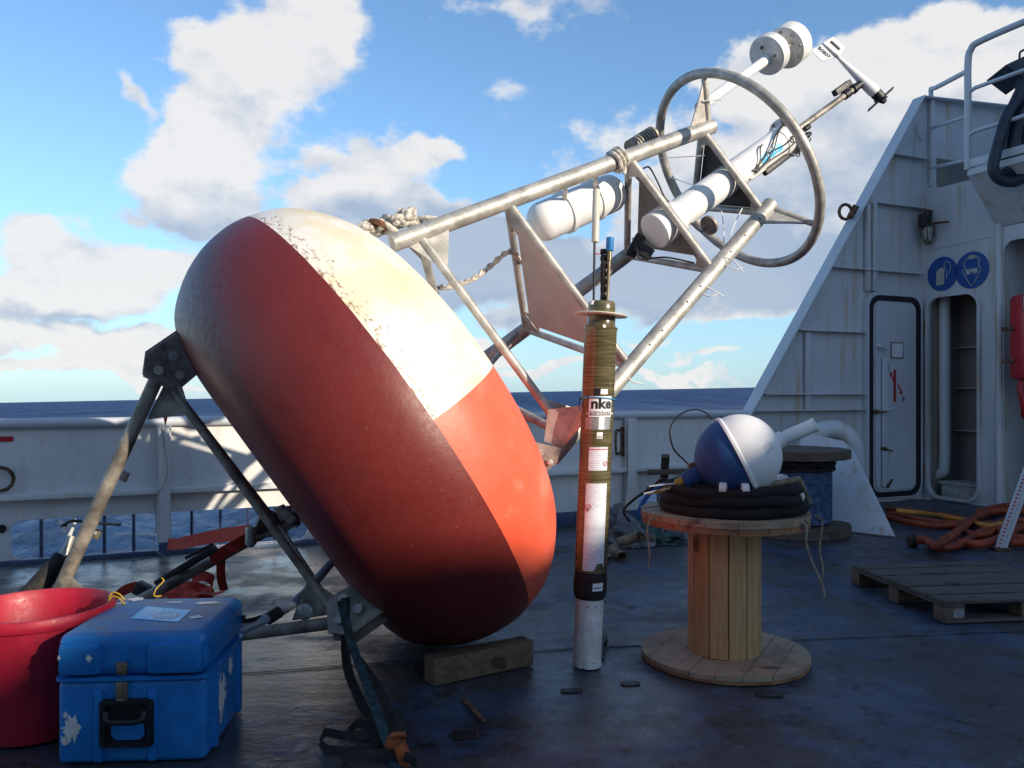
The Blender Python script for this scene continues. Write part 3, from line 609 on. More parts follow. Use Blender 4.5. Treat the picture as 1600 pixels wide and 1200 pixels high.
# crate in locker
cc=pw((a0+a1)/2+.02,0,-.26); cr=thing('plastic_crate','white plastic crate standing in the dark locker opening at deck level','crate',cc)
Mq=Matrix((PT,PN,V((0,0,1)))).transposed()
m=MB(); m.box(cc+V((0,0,.13)),(.56,.36,.20),Mq,.02); m.build('body','crate_white',cr)
m=MB(); m.box(cc+V((0,0,.245)),(.62,.42,.03),Mq,.01); m.build('rim','crate_white',cr)
m=MB(); 
for s_ in (-1,1): m.box(cc+PN*.185+PT*.16*s_+V((0,0,.17)),(.03,.025,.12),Mq,.005)
m.box(cc+PN*.185+V((0,0,.215)),(.34,.025,.025),Mq,.005); m.build('handle','crate_white',cr)
# hoses / dark machinery hung at upper right
hb=thing('hose_bundle','bundle of dark hoses with a lamp head behind the upper railing','hoses',px(1580,280,9.9))
for k,(pts,r) in enumerate([([(1606,95),(1592,150),(1574,180),(1560,225),(1552,262),(1562,280),(1585,284),(1606,272)],.065),
   ([(1612,150),(1592,185),(1584,230),(1578,262),(1596,272),(1615,262)],.06),([(1600,130),(1583,165),(1572,200),(1568,245),(1578,275),(1612,280)],.06),([(1625,120),(1606,180),(1600,240),(1610,262),(1630,262)],.06),([(1598,170),(1590,230),(1588,268)],.05)]):
    m=MB(); m.tube(spl([px(u,v,9.95+.06*k) for u,v in pts],5),r,12); m.build('hose','crane_blue',hb)
m=MB(); q=[px(1572,101,9.9),px(1604,86,9.9),px(1612,92,9.9),px(1604,125,9.9)]; m.add(q+[p+V((.05,.5,0)) for p in q],[(0,1,2,3),(7,6,5,4),(0,4,5,1),(1,5,6,2),(2,6,7,3),(3,7,4,0)]); m.tube(spl([px(1593,92,9.95),px(1594,82,9.95),px(1602,77,9.95)],4),.014,6); m.build('lamp_head','crane_blue',hb,smooth=False)

# vent gooseneck and its cover plate
vt=thing('vent_pipe','fat white gooseneck vent pipe rising behind the blue rope reel','vent pipe',(3.5,9.9,0))
cz=.72; pts=[V((3.54,9.95,.0)),V((3.54,9.95,.45))]+[V((3.83-.29*math.cos(a),9.95,cz+.33*math.sin(a))) for a in [R(k) for k in range(0,181,15)]]+[V((4.12,9.95,.35))]
m=MB(); m.tube(pts,.115,20); m.build('pipe','house_paint',vt)
m=MB(); m.lathe([(.19,0),(.19,.02)],(3.54,9.95,0),(0,0,1),20); m.build('base_flange','kerb_blue',vt)
cp=thing('cover_plate','big sloping white steel plate leaning between the blue rope reel and the door','plate',(3.8,9.2,0))
q=[floor(1397,839),V((3.15,9.25,0)),V((3.4,9.72,1.02)),px(1318,690,9.7),px(1331,702,9.65)]
nn=(q[1]-q[0]).cross(q[3]-q[0]).normalized()*-.014
m=MB(); m.add(q+[p+nn for p in q],[(0,1,2,3,4),(9,8,7,6,5),(0,5,6,1),(1,6,7,2),(2,7,8,3),(3,8,9,4),(4,9,5,0)]); m.build('sheet','house_paint',cp,smooth=False)
m=MB(); m.tube([q[0]+nn*-.5,q[4]+nn*-.5],.014,8); m.build('edge_lip','rail_paint',cp)

# ------------------------------------------------------------------ reels
def planked_disc(parent,c,Rr,z0,z1,ang,n,mat,gap=.004,jit=.003,name='plank'):
    w=2*Rr/n
    for i in range(n):
        a=-Rr+i*w+gap/2; b=a+w-gap; ln=lambda y:math.sqrt(max(Rr*Rr-y*y,0))
        st=8; top=[(ln(a+(b-a)*k/st),a+(b-a)*k/st) for k in range(st+1)]; bot=[(-x,y) for x,y in reversed(top)]
        poly=[p for k,p in enumerate(top+bot)]
        out=[]
        for p in poly:
            if not out or (abs(out[-1][0]-p[0])+abs(out[-1][1]-p[1]))>1e-4: out.append(p)
        dz=random.uniform(-jit,jit)
        o0=MB(); n0=len(out); vs=[]
        base=thing_loc=ORG[parent.name] if parent.parent is None else None
        me_=MB(); ca,sa=math.cos(ang),math.sin(ang)
        f=lambda x,y,zz:V((c[0]+x*ca-y*sa,c[1]+x*sa+y*ca,zz))
        me_.add([f(x,y,z0+dz) for x,y in out]+[f(x,y,z1+dz) for x,y in out],[tuple(range(n0-1,-1,-1)),tuple(range(n0,2*n0))]+[(k,(k+1)%n0,(k+1)%n0+n0,k+n0) for k in range(n0)])
        me_.build(name,mat,parent,smooth=False)
RC=V((1.197,4.675,0)); RR=.464
rl=thing('cable_reel','large pale pine cable drum standing upright with black cable coil and sphere on top','cable reel',RC)
pang=math.atan2(.55,.3)
planked_disc(rl,RC,RR,.022,.046,pang,7,'flange_wood'); planked_disc(rl,RC,RR-.006,.0,.021,pang+1.57,7,'flange_edge',name='bottom_plank')
planked_disc(rl,RC,RR,.800,.832,pang-.4,7,'flange_wood',name='top_plank'); planked_disc(rl,RC,RR-.004,.765,.799,pang+1.2,7,'flange_edge',name='under_plank')
for k in range(12):
    a=2*math.pi*k/12+.13; r=.187+random.uniform(-.002,.002); c=RC+V((r*math.cos(a),r*math.sin(a),.4055)); Mz=Matrix.Rotation(a+math.pi/2,3,'Z'); m=MB(); m.box(c,(.0965,.022,.719),Mz,.003); m.build('stave','pine',rl)
m=MB()
for k in range(46):
    a=k*2.4; r=RR*math.sqrt((k+8)/58)*.95
    if r>.22: m.lathe([(.0045,0),(.0045,.002)],RC+V((r*math.cos(a),r*math.sin(a),.049)),(0,0,1),6)
m.build('nail_heads','rusty_steel',rl,kind='stuff')
m=MB(); m.tube(spl([V((RC.x+.30,4.36,.83)),V((RC.x+.335,4.31,.80)),V((RC.x+.33,4.30,.72)),V((RC.x+.36,4.30,.62)),V((RC.x+.40,4.28,.52)),V((RC.x+.42,4.28,.44))],5),.006,6)
m.build('twine_end','twine',label='loose tan twine end knotted at the front right edge of the pine drum top',cat='twine'); m=MB()
m.tube(spl([V((RC.x+.42,4.42,.84)),V((RC.x+.47,4.45,.80)),V((RC.x+.455,4.45,.66)),V((RC.x+.47,4.44,.55)),V((RC.x+.46,4.44,.46))],5),.005,6)
m.build('twine_end','twine',label='long tan twine end hanging furthest right from the pine drum top',cat='twine'); m=MB()
m.tube(spl([V((RC.x-.42,4.50,.83)),V((RC.x-.465,4.47,.77)),V((RC.x-.455,4.47,.64)),V((RC.x-.46,4.46,.55))],5),.005,6)
m.build('twine_end','twine',label='short tan twine end hanging at the left edge of the pine drum top',cat='twine')
# black coil
ck=thing('cable_coil','thick coil of black sheathed cable lying on top of the pine drum under the sphere','cable',RC+V((.04,0,.832)))
CC=RC+V((.045,.02,0))
for L_,(rs,z) in enumerate([((.378,.312,.246),.862),((.368,.300,.232),.912),((.352,.282),.958)]):
    for ro in rs:
        pts=[]; ph=random.uniform(0,6)
        for k in range(72):
            a=2*math.pi*k/72; wob=.010*math.sin(3*a+ph)+.006*math.sin(7*a+ph*2)
            pts.append(CC+V(((ro+wob)*math.cos(a),(ro+wob)*math.sin(a),z+.007*math.sin(2*a+ph)+.003*math.sin(9*a))))
        m=MB(); m.tube(pts,.032,10,closed=True); m.build('turn','black_cloth',ck)
for a,z,rad in ((-.62,.93,.372),(-1.95,.985,.335),(-1.62,.985,.335),(.35,.985,.35)):
    p=CC+V((rad*math.cos(a),rad*math.sin(a),z)); t=V((-math.sin(a),math.cos(a),0)); m=MB(); m.tube([p-t*.018,p+t*.018],.0345,12); m.build('tape_band','off_white',ck)
m=MB(); m.tube(spl([CC+V((.10,-.20,.98)),CC+V((.22,-.22,1.01)),CC+V((.33,-.10,1.01)),CC+V((.385,.0,1.0)),CC+V((.40,-.06,.93)),CC+V((.41,-.10,.87))],6),.017,8); m.build('pale_strap','debris_tan',ck)

# blue rope reel behind
BC=V((3.02,8.87,0)); br=thing('rope_reel','weathered dark wooden reel wound with blue-grey rope behind the pine drum','rope reel',BC)
planked_disc(br,BC,.57,.0,.10,.3,8,'dark_wood',jit=.002); planked_disc(br,BC,.57,.80,.89,.1,8,'dark_wood',jit=.002,name='top_plank')
m=MB(); m.lathe([(.30,.10),(.30,.80)],BC,(0,0,1),24); m.build('core','dark_wood',br)
m=MB(); pts=[]
for k in range(25*24):
    a=2*math.pi*k/24; pts.append(BC+V(((.375+.006*noise.noise(V((k*.11,0,0))))*math.cos(a),(.375)*math.sin(a),.12+.56*k/(25*24)+.004*noise.noise(V((k*.05,3,0))))))
m.tube(pts,.0135,6); m.build('rope_winding','rope_blue',br)
m=MB(); m.tube([BC+V((.39*math.cos(a*.2),.39*math.sin(a*.2),.745+.01*math.sin(a*1.3))) for a in range(31)],.035,8); m.tube([BC+V((.40*math.cos(a*.2),.40*math.sin(a*.2),.69+.008*math.sin(a*1.7))) for a in range(31)],.02,8); m.build('dark_lashing','dark_strap',br)

# ------------------------------------------------------------------ drifter sphere on the coil
SC=px(1150,714,4.55); SR=.225; ax=V((.885,-.13,.445)).normalized()
sp=thing('drifter_sphere','blue and white plastic sphere buoy with a white sensor stalk on the black cable coil','drifter buoy',SC+V((0,0,-SR)))
m=MB(); m.lathe([(SR*math.sin(R(t)),-SR*math.cos(R(t))) for t in range(0,91,6)],SC,ax,48); m.build('blue_shell','navy',sp)
m=MB(); pr=[(SR*1.045,-.004),(SR*1.05,.004),(SR*1.045,.012),(SR*1.0,.020)]+[(SR*1.0*math.cos(R(t))**.92,.018+SR*1.0*math.sin(R(t))) for t in range(6,91,6)]; m.lathe(pr,SC,ax,48); wcap=m.build('white_shell','white_plastic',sp)
e_=ax.cross(V((0,1,0))).normalized(); tdir=V((.905,-.05,.40)).normalized(); b0=SC+ax*SR*.93+V((.0,0,-.005))
b0=px(1208,692,4.50)
m=MB(); m.lathe([(.045,-.03),(.045,.055),(.030,.056),(.030,.075)],b0,tdir,24); m.build('stalk_base','white_plastic',sp)
m=MB(); m.lathe([(.020,.05),(.038,.075),(.038,.235),(.041,.236),(.041,.243),(.030,.2431)],b0,tdir,24); m.build('sensor_tube','white_plastic',sp)
m=MB(); m.lathe([(.05,0),(.05,.07),(.04,.10)],SC-ax*(SR-.01),-ax,24); m.build('neck','navy',sp)
m=MB(); m.lathe([(.032,.09),(.032,.135),(.02,.15)],SC-ax*(SR-.01),-ax,16); m.build('connector','brass',sp)
tip=SC-ax*(SR+.13)
for k,(a,b) in enumerate([((-.10,-.07),(-.17,-.10)),((-.12,-.05),(-.19,-.09)),((-.09,-.02),(-.13,-.07)),((-.06,.02),(-.16,-.01))]):
    m=MB(); m.tube(spl([tip,tip+V((a[0]*.6,-.02,a[1]*.4)),tip+V((b[0],-.03,b[1]*.5))],5),.004,5); m.build('wire','cable_tie' if k%2 else 'brass',sp)
m=MB(); m.tube(spl([px(u,v,Y) for u,v,Y in ((1112,655,4.72),(1103,645,4.75),(1085,640,4.76),(1062,648,4.76),(1047,670,4.75),(1052,700,4.72),(1070,720,4.68),(1083,733,4.6))],6),.005,6); m.build('looped_cable','black_rubber',sp)
m=MB(); m.box(px(1082,727,4.62),(.05,.04,.03),Matrix.Rotation(-.3,3,'Y'),.006); m.build('cable_clip','debris_tan',sp)
m=MB(); 
for q_ in range(4):
    a=ax*(.10)+V((.0,0,0)); cpt=SC
    e1_=(V((0,-1,0))-V((0,-1,0)).dot(ax)*ax).normalized(); e2_=ax.cross(e1_)
    th=R(22); pts=[]
    for k in range(7):
        lat=R(30+3.*k); lon=R(-8+q_*4)
        pts.append(SC+ax*(.019+SR*1.004*math.sin(lat))+SR*1.01*(math.cos(lat)**.92)*(math.cos(lon)*e1_+math.sin(lon)*e2_))
    m.tube(pts,.0012,4)
m.build('print_lines','label_grey',wcap)
m=MB(); m.tube(spl([tip+V((-.02,0,.0)),tip+V((-.08,.02,.03)),tip+V((-.13,.05,-.02)),tip+V((-.22,.10,-.09)),tip+V((-.28,.12,-.16)),tip+V((-.25,.1,-.22))],5),.008,6); m.build('tail_cable','black_rubber',sp)

# ------------------------------------------------------------------ profiling float
FB=V((.4095,4.53,0)); FT=V((.489,4.53,1.93)); fa=(FT-FB).normalized()
pf=thing('profiling_float','tall slim olive resin float with white foot, instrument labels and antenna, standing on the deck','profiling float',FB)
def fz(v): return (H+(HV-v)/F*4.53)/fa.z
m=MB(); m.lathe([(.066,.0),(.076,.005),(.077,.02),(.077,fz(932))],FB,fa,40); m.build('foot_tube','off_white',pf)
hs=m
for an,zz in ((-.25,fz(943)),(.35,fz(943)),(-.3,fz(1030)),(.4,fz(1030)),(-.3,fz(1038))):
    p=FB+fa*zz+V((math.sin(an)*.0775,-math.cos(an)*.0775,0)); m=MB(); m.lathe([(.004,-.002),(.004,.002)],p,V((math.sin(an),-math.cos(an),0)),8); m.build('drain_hole','black_rubber',pf)
m=MB(); m.lathe([(.070,fz(937)),(.086,fz(930)),(.091,fz(925)),(.091,fz(905)),(.088,fz(900)),(.088,fz(890))],FB,fa,40); m.build('lower_collar','dark_strap',pf)
m=MB(); m.lathe([(.0885,fz(891)),(.0885,fz(517)),(.0925,fz(515)),(.0925,fz(512)),(.085,fz(511)),(.078,fz(508)),(.077,fz(494)),(.077,fz(493))],FB,fa,48); m.build('hull_tube','wound_resin',pf)
m=MB(); m.lathe([(.073,fz(491)),(.075,fz(489)),(.074,fz(474)),(.066,fz(471)),(.060,fz(471)-.0001)],FB,fa,40); m.build('end_cap','wound_resin',pf)
dax=(fa+V((.045,0,0))).normalized(); m=MB(); m.lathe([(.140,-.005),(.146,0),(.140,.006)],FB+fa*fz(492),dax,56); m.build('damping_disc','ivory_tube',pf)
TP=FB+fa*fz(471)
def fpt(an,z,r): return FB+fa*z+V((math.sin(an)*r,-math.cos(an)*r,0))
def arc_patch(name,a0_,a1_,z0,z1,mat,parent=pf,r=.0892,cut=None):
    m=MB(); n=14; vs=[];fs=[]
    for k in range(n+1):
        a=a0_+(a1_-a0_)*k/n
        zl=z0
        if cut and k>n*.55: zl=z0+cut*(1 if k>n*.62 and k<n*.97 else .35)
        vs+= [fpt(a,zl,r),fpt(a,z1,r),fpt(a,zl,r+.0008),fpt(a,z1,r+.0008)]
    for k in range(n): b=k*4; fs+=[(b,b+4,b+5,b+1),(b+2,b+3,b+7,b+6),(b+1,b+5,b+7,b+3),(b,b+2,b+6,b+4)]
    m.add(vs,fs); return m.build(name,mat,parent)
A_=.66
lab=arc_patch('name_label',-A_*.98,A_*1.28,fz(651),fz(619),'label_white',r=.0895)
zc=(fz(640)+fz(620))/2; m=MB(); letters(m,'nke',.1,lambda x,y:fpt(.16+x/.089,zc+y,.0906),.0045,w=.118,h=.060); m.build('lettering','label_black',lab,smooth=False)
m=MB(); n=20; vs=[];fs=[]
for k in range(n+1):
    a=-A_*.92+(A_*2.15)*k/n; vs+=[fpt(a,fz(648.5),.0905),fpt(a,fz(642.5),.0905)]
for k in range(n): fs.append((2*k,2*k+2,2*k+3,2*k+1))
m.add(vs,fs); m.build('black_strip','label_black',lab)
zc=(fz(648.5)+fz(642.5))/2; m=MB(); letters(m,'INSTRUMENTATION',.02,lambda x,y:fpt(.10+x/.089,zc+y,.0912),.0008,w=.165,h=.015,sp=1.25); m.build('small_lettering','label_white',lab,smooth=False)
arc_patch('grey_tape',-A_*1.3,A_*1.2,fz(670),fz(652),'label_grey'); arc_patch('silver_tape',.0,.35,fz(670),fz(651),'label_white',r=.0900)
s_=arc_patch('small_sticker',-.08,.28,fz(684),fz(674),'label_white'); m=MB(); letters(m,'IIIIIIIII',.02,lambda x,y:fpt(.10+x/.089,fz(681.5)+y,.0906),.0002,w=.024,h=.008); m.build('barcode','label_black',s_,smooth=False)
p1_=arc_patch('paper_label',-A_*.78,A_*1.05,fz(733),fz(697),'fine_print'); p2_=arc_patch('paper_label',-A_*.95,A_*1.12,fz(887),fz(753),'fine_print',cut=fz(878)-fz(889))
def emblem(par,an,z,r,mat):
    m=MB(); pts=[fpt(an+r*math.cos(a*.3927)/.089,z+r*math.sin(a*.3927),.0907) for a in range(16)]; m.tube(pts,.0016,4,closed=True); m.tube([fpt(an-r*.7/.089,z-r*.7,.0907),fpt(an+r*.7/.089,z+r*.7,.0907)],.0012,4); m.build('ban_mark',mat,par); m=MB(); m.tube([fpt(an,z-r*1.7,.0907),fpt(an,z-r*.1,.0907)],.0018,4); m.build('ban_stem','label_black',par)
emblem(p1_,.52,fz(722),.012,'label_red'); emblem(p2_,-.42,fz(789),.015,'label_red')
m=MB(); letters(m,'--------------------',.02,lambda x,y:fpt(.08+x/.089,fz(700.5)+y,.0906),.0008,w=.11,h=.005); m.build('heading_print','label_red',p1_,smooth=False)
lb=arc_patch('small_label',.05,.72,fz(918),fz(906),'label_white',r=.0912); m=MB(); m.add([fpt(.1+.5*k/6,fz(914)+dz,.0924) for k in range(7) for dz in (0,.006)],[(2*k,2*k+2,2*k+3,2*k+1) for k in range(6)]); m.build('print_bar','navy',lb)
arc_patch('white_mark',.05,.5,fz(616),fz(608),'label_white'); arc_patch('dark_mark',-.35,.05,fz(620),fz(607),'label_black')
m=MB(); m.lathe([(.010,0),(.010,.002)],fpt(.1,fz(511.5),.0925),V((.1,-1,0)),12); m.build('seal_dot','label_white',pf)
pts=[]
for k in range(40):
    a=2*math.pi*k/40; pts.append(fpt(a,fz(622)+.010*math.cos(a+.6)-.006+.0,.0935+(.012 if 3.6<a<5.4 else 0)))
m=MB(); m.tube(pts,.004,6,closed=True); m.tube(spl([fpt(-1.35,fz(622),.10),fpt(-1.4,fz(632),.106),fpt(-1.3,fz(642),.10)],4),.004,6); m.build('blue_cord','rope_cyan',pf)
# antenna & sensor
Y=4.53
m=MB(); m.tube([px(927.5,476,Y-.03),px(929,378,Y-.03)],.0065,10); m.build('antenna_stem','black_rubber',pf)
m=MB(); m.lathe([(.006,-.005),(.0205,.0),(.0205,.278),(.016,.286)],px(930,378,Y-.03),(px(932,296,Y-.03)-px(930,378,Y-.03)).normalized(),20); m.build('antenna_tube','ivory_tube',pf)
m=MB(); m.lathe([(.015,0),(.015,.02)],px(926,476,Y-.04),fa,14); m.build('antenna_nut','label_white',pf)
m=MB()
for s_ in (-.014,.014): m.tube([px(944,472,Y)+V((s_,0,0)),px(945,394,Y)+V((s_,0,0))],.007,8)
for v in (468,455,443,431,419,407,396): m.lathe([(.024,0),(.024,.022)],px(944.5,v,Y),fa,14)
m.build('sensor_cage','blister_bronze',pf)
m=MB(); m.tube([px(944,470,Y),px(945,398,Y)],.013,10); m.build('sensor_core','galv_dark',pf)
m=MB(); m.tube([px(949,472,Y-.03),px(952,407,Y-.03)],.008,10); m.tube([px(952,407,Y-.03),px(952.5,390,Y-.03)],.0125,10); m.build('intake_rod','bronze',pf)
m=MB(); m.lathe([(.020,0),(.0215,.004),(.0215,.070),(.018,.074)],px(952.5,392,Y-.03),fa,20); m.build('blue_cap','blue_cap',pf)
m=MB(); m.tube(spl([px(929,396,Y-.03),px(934,397,Y-.03),px(940,397,Y)],4),.003,5); m.build('sensor_wire','label_red',pf)

# ------------------------------------------------------------------ moored ocean buoy
BCn=V((-.80264828,4.92315261,1.30529481)); az_,el_=.35633606,.60111562
a=V((math.cos(el_)*math.cos(az_),math.cos(el_)*math.sin(az_),math.sin(el_)))
e1=a.cross(V((0,1,0))).normalized(); e2=a.cross(e1)
BR=1.38073303; RL=3.0495; RRG=.7249; PH=R(29.109); q1,q2,S0=.8761,.36934,.6
ROT=Matrix((e1,e2,a)).transposed()
by=thing('ocean_buoy','huge tilted red, white and orange mooring buoy with a metal sensor tower','buoy',BCn,ROT)
def bl(s,ang,r): return BCn+a*s+r*(math.cos(ang)*e1+math.sin(ang)*e2)
def leg_r(s): return q1+(q2-q1)*(s-S0)/(RL-S0)
def leg(k,s,dr=0.): return bl(s,PH+k*2*math.pi/3,leg_r(s)+dr)
def near_axis(u,v,P=None,dr=None):
    P=P or BCn; dr=dr or a; o=V((0,0,H)); dd=V(((u-800)/F,1,(HV-v)/F)).normalized(); w=P-o; b=dr.dot(dd); s=(b*dd.dot(w)-dr.dot(w))/(1-b*b); t=dd.dot(w+dr*s); return o+dd*t
def on_plane(u,v,s):
    o=V((0,0,H)); dd=V(((u-800)/F,1,(HV-v)/F)); t=(BCn+a*s-o).dot(a)/dd.dot(a); return o+dd*t
def proj(p): return (800+F*p.x/p.y,HV-F*(p.z-H)/p.y)
# hull: smooth profile
pr=[(0,-182),(120,-184),(230,-182),(298,-166),(340,-128),(368,-80),(380,-30),(378,10),(365,55),(335,95),(290,130),(220,152),(130,163),(60,165),(0,165)]
ps=[ (p.x/379*BR,p.y/379*BR) for p in spl([V((r,h,0)) for r,h in pr],6)]
best=min((( (proj(bl(.03,R(g),BR))[0]-658)**2+(proj(bl(.03,R(g),BR))[1]-668)**2),g) for g in range(0,360) if bl(.03,R(g),BR).y<BCn.y)
MER=R(best[1])
def hull_mat():
    n=NT('hull_paint'); x=n.xyz(); f=n.noise(30,6,.7); bgn=n.noise(1.4,6,.6); st=n.noise(2.2,7,.65,vec=n.map((1,1,1),loc=(2,5,1)))
    s=n.math('ADD',x[2],n.math('MULTIPLY',n.math('SUBTRACT',n.noise(9,4,.6),.5),.006))
    isred=n.ramp(s,.0195,.0215,1.,0.)
    # meridian test
    dirx=math.cos(MER+math.pi/2); diry=math.sin(MER+math.pi/2)
    side=n.math('ADD',n.math('MULTIPLY',x[0],dirx),n.math('MULTIPLY',x[1],diry)); side=n.math('ADD',side,n.math('MULTIPLY',n.math('SUBTRACT',n.noise(7,3,.6),.5),.006))
    sgn=1 if bl(.03,MER+.3,BR).z<bl(.03,MER,BR).z else -1
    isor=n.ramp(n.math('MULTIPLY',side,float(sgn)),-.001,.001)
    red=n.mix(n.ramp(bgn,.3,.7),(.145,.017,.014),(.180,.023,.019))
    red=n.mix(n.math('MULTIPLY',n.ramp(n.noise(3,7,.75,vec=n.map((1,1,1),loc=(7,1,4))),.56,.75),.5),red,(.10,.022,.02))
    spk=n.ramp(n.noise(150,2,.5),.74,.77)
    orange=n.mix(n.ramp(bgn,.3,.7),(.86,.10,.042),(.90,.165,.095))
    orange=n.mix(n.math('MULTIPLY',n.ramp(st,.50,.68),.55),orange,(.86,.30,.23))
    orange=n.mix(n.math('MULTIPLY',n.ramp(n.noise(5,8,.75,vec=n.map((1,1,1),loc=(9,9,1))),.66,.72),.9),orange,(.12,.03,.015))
    white=n.mix(n.ramp(st,.42,.66),(.84,.82,.76),(.78,.70,.50))
    yl=n.math('MULTIPLY',n.ramp(n.math('ABSOLUTE',n.math('SUBTRACT',x[2],.30)),.0,.20,1.,0.),n.ramp(n.noise(3.2,6,.7),.35,.6))
    white=n.mix(n.math('MULTIPLY',yl,.5),white,(.68,.56,.32))
    # rust-brown chips thick along the paint joint
    nearj=n.ramp(x[2],.025,.21,1.,0.)
    ch=n.noise(1.0,5,.75,vec=n.map((24,24,52))); thr=n.math('ADD',ch,n.math('MULTIPLY',nearj,.17))
    topw=n.ramp(n.math('ADD',x[0],0.0),-1.6,1.6)
    white=n.mix(n.ramp(thr,.725,.765),white,(.13,.07,.035))
    white=n.mix(n.math('MULTIPLY',n.ramp(thr,.66,.74),.5),white,(.42,.27,.14))
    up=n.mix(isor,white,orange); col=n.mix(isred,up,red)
    n.set('Base Color',col); n.set('Roughness',n.mix(isred,.48,n.ramp(f,.3,.7,.38,.52)))
    sc_=n.noise(1.,6,.8,vec=n.map((3.2,3.2,11),loc=(5,2,0)))
    col=n.mix(n.math('MULTIPLY',n.ramp(sc_,.66,.72),.45),col,(.30,.16,.12))
    col=n.mix(n.math('MULTIPLY',n.ramp(n.noise(60,3,.6),.70,.74),.35),col,(.45,.30,.25))
    n.set('Base Color',col)
    h=n.math('ADD',n.math('MULTIPLY',n.noise(55,4,.7),.35),n.math('ADD',n.math('MULTIPLY',bgn,2.5),n.math('ADD',n.math('MULTIPLY',f,.3),n.math('MULTIPLY',isred,.3))))
    n.bump(h,.30,.008)
hull_mat()
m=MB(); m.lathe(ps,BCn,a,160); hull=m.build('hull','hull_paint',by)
# seam ridge between halves
# tower legs
for k in range(3):
    s0=.615 if k==0 else .62; m=MB(); m.tube([leg(k,s0),leg(k,2.99)],.052,20); lg=m.build('tower_leg','galv',by)
    if k==1:
        m=MB()
        for s in (1.55,1.68,1.95,2.1,2.45,2.62,2.8):
            p=leg(k,s); dv=(V((0,0,H))-p); dv=(dv-dv.dot(a)*a).normalized(); m.lathe([(.007,.045),(.007,.054)],p,dv,8)
        m.build('bolt_holes','black_rubber',lg)
def frame(s,name,mat,r=.024,plate=None,pm=None):
    C3=[leg(k,s) for k in range(3)]
    for k in range(3):
        m=MB(); m.tube([C3[k],C3[(k+1)%3]],r,14); m.build('cross_tube','galv',by)
    if plate:
        cen=(C3[0]+C3[1]+C3[2])/3
        poly=[]
        for k in range(3):
            c=C3[k]; nx_=C3[(k+1)%3]; pv=C3[(k+2)%3]
            d1=(nx_-c).normalized(); d0=(pv-c).normalized(); L=(nx_-c).length
            inn=(cen-c).normalized()
            tk=.16*L
            poly+= [c+d0*tk+inn*.02, c+d1*tk+inn*.02]
            # side between k and k+1 : notch inwards
            mid=(c+nx_)/2; ii=(cen-mid).normalized()*.07
            if plate=='notch' and k!=0:
                poly+=[c+d1*(tk+.04)+ii, nx_-d1*(tk+.04)+ii]
        th=a*.008; n=len(poly); m=MB(); poly=[p+a*(.035 if s>2 else 0) for p in poly]; m.add([p-th/2 for p in poly]+[p+th/2 for p in poly],[tuple(range(n)),tuple(range(2*n-1,n-1,-1))]+[(i,(i+1)%n,(i+1)%n+n,i+n) for i in range(n)])
        m.build(name,pm,by,smooth=False)
        for k in range(3):
            c=C3[k]; d1=(C3[(k+1)%3]-c).normalized(); d0=(C3[(k+2)%3]-c).normalized(); t=.17*(C3[1]-C3[0]).length
            q=[c,c+d0*t,c+d1*t]; m=MB(); m.add([p-a*.016 for p in q]+[p-a*.006 for p in q],[(0,1,2),(5,4,3),(0,3,4,1),(1,4,5,2),(2,5,3,0)]); m.build('corner_plate','galv',by,smooth=False)
frame(.78,'','galv',.026)
frame(1.375,'reflector_plate','galv',.024,'notch','tan_plate')
frame(2.285,'mount_plate','galv',.024,'notch','grey_plate')
frame(2.90,'mount_plate','galv',.024,'full','dark_plate')
# diagonal stays between stations
m=MB(); m.tube([leg(2,1.36)+e1*.03-e2*.04,near_axis(722,622)],.018,12); m.build('diagonal_stay','galv',by)
m=MB(); m.tube([leg(2,.70),leg(1,.80)],.02,12); m.build('diagonal_stay','galv',by)
# gussets where the legs meet the hull
g=leg(0,.80); 
for k in range(3):
    c=leg(k,.80); o1=leg((k+1)%3,.78)-c; o2=leg((k+2)%3,.78)-c
    for o_ in (o1,o2):
        dn=o_.normalized(); q=[c-a*.12,c+a*.20,c+dn*.26+a*.0,c+dn*.20-a*.04]; nrm=dn.cross(a).normalized()*.005
        m=MB(); m.add([p-nrm for p in q]+[p+nrm for p in q],[(0,1,2,3),(7,6,5,4),(0,4,5,1),(1,5,6,2),(2,6,7,3),(3,7,4,0)]); m.build('gusset_plate','galv',by,smooth=False)
# foot plate at lower leg (bolted angle) : big galvanised bracket by the float
pA=on_plane(905,655,.78); 
for k in (1,):
    c=leg(k,.72); tn=(leg(0,.78)-leg(1,.78)).normalized(); rad=(c-(BCn+a*.72)).normalized(); axn=a
    q=[px(856,640,4.60),px(908,634,4.55),px(912,662,4.52),px(880,698,4.60),px(850,690,4.62)]
    nrm=V((.05,-1,.1)).normalized()*.01
    m=MB(); m.add(q+[p+nrm for p in q],[(0,1,2,3,4),(9,8,7,6,5)]+[(i,(i+1)%5,(i+1)%5+5,i+5) for i in range(5)]); m.build('foot_bracket','galv',by,smooth=False)
    q=[px(835,690,4.58),px(876,700,4.56),px(870,722,4.54),px(848,740,4.54),px(836,728,4.58)]
    m=MB(); m.add(q+[p+V((.0,-.03,.0)) for p in q],[(0,1,2,3,4),(9,8,7,6,5)]+[(i,(i+1)%5,(i+1)%5+5,i+5) for i in range(5)]); fbk=m.build('bolt_plate','galv_dark',by,smooth=False)
    m=MB(); m.lathe([(.018,0),(.018,.012),(.010,.02)],px(859,722,4.505),(0,-1,0),12); m.lathe([(.018,0),(.018,.012)],px(846,706,4.53),(0,-1,0),12); m.build('bolt','galv',fbk)
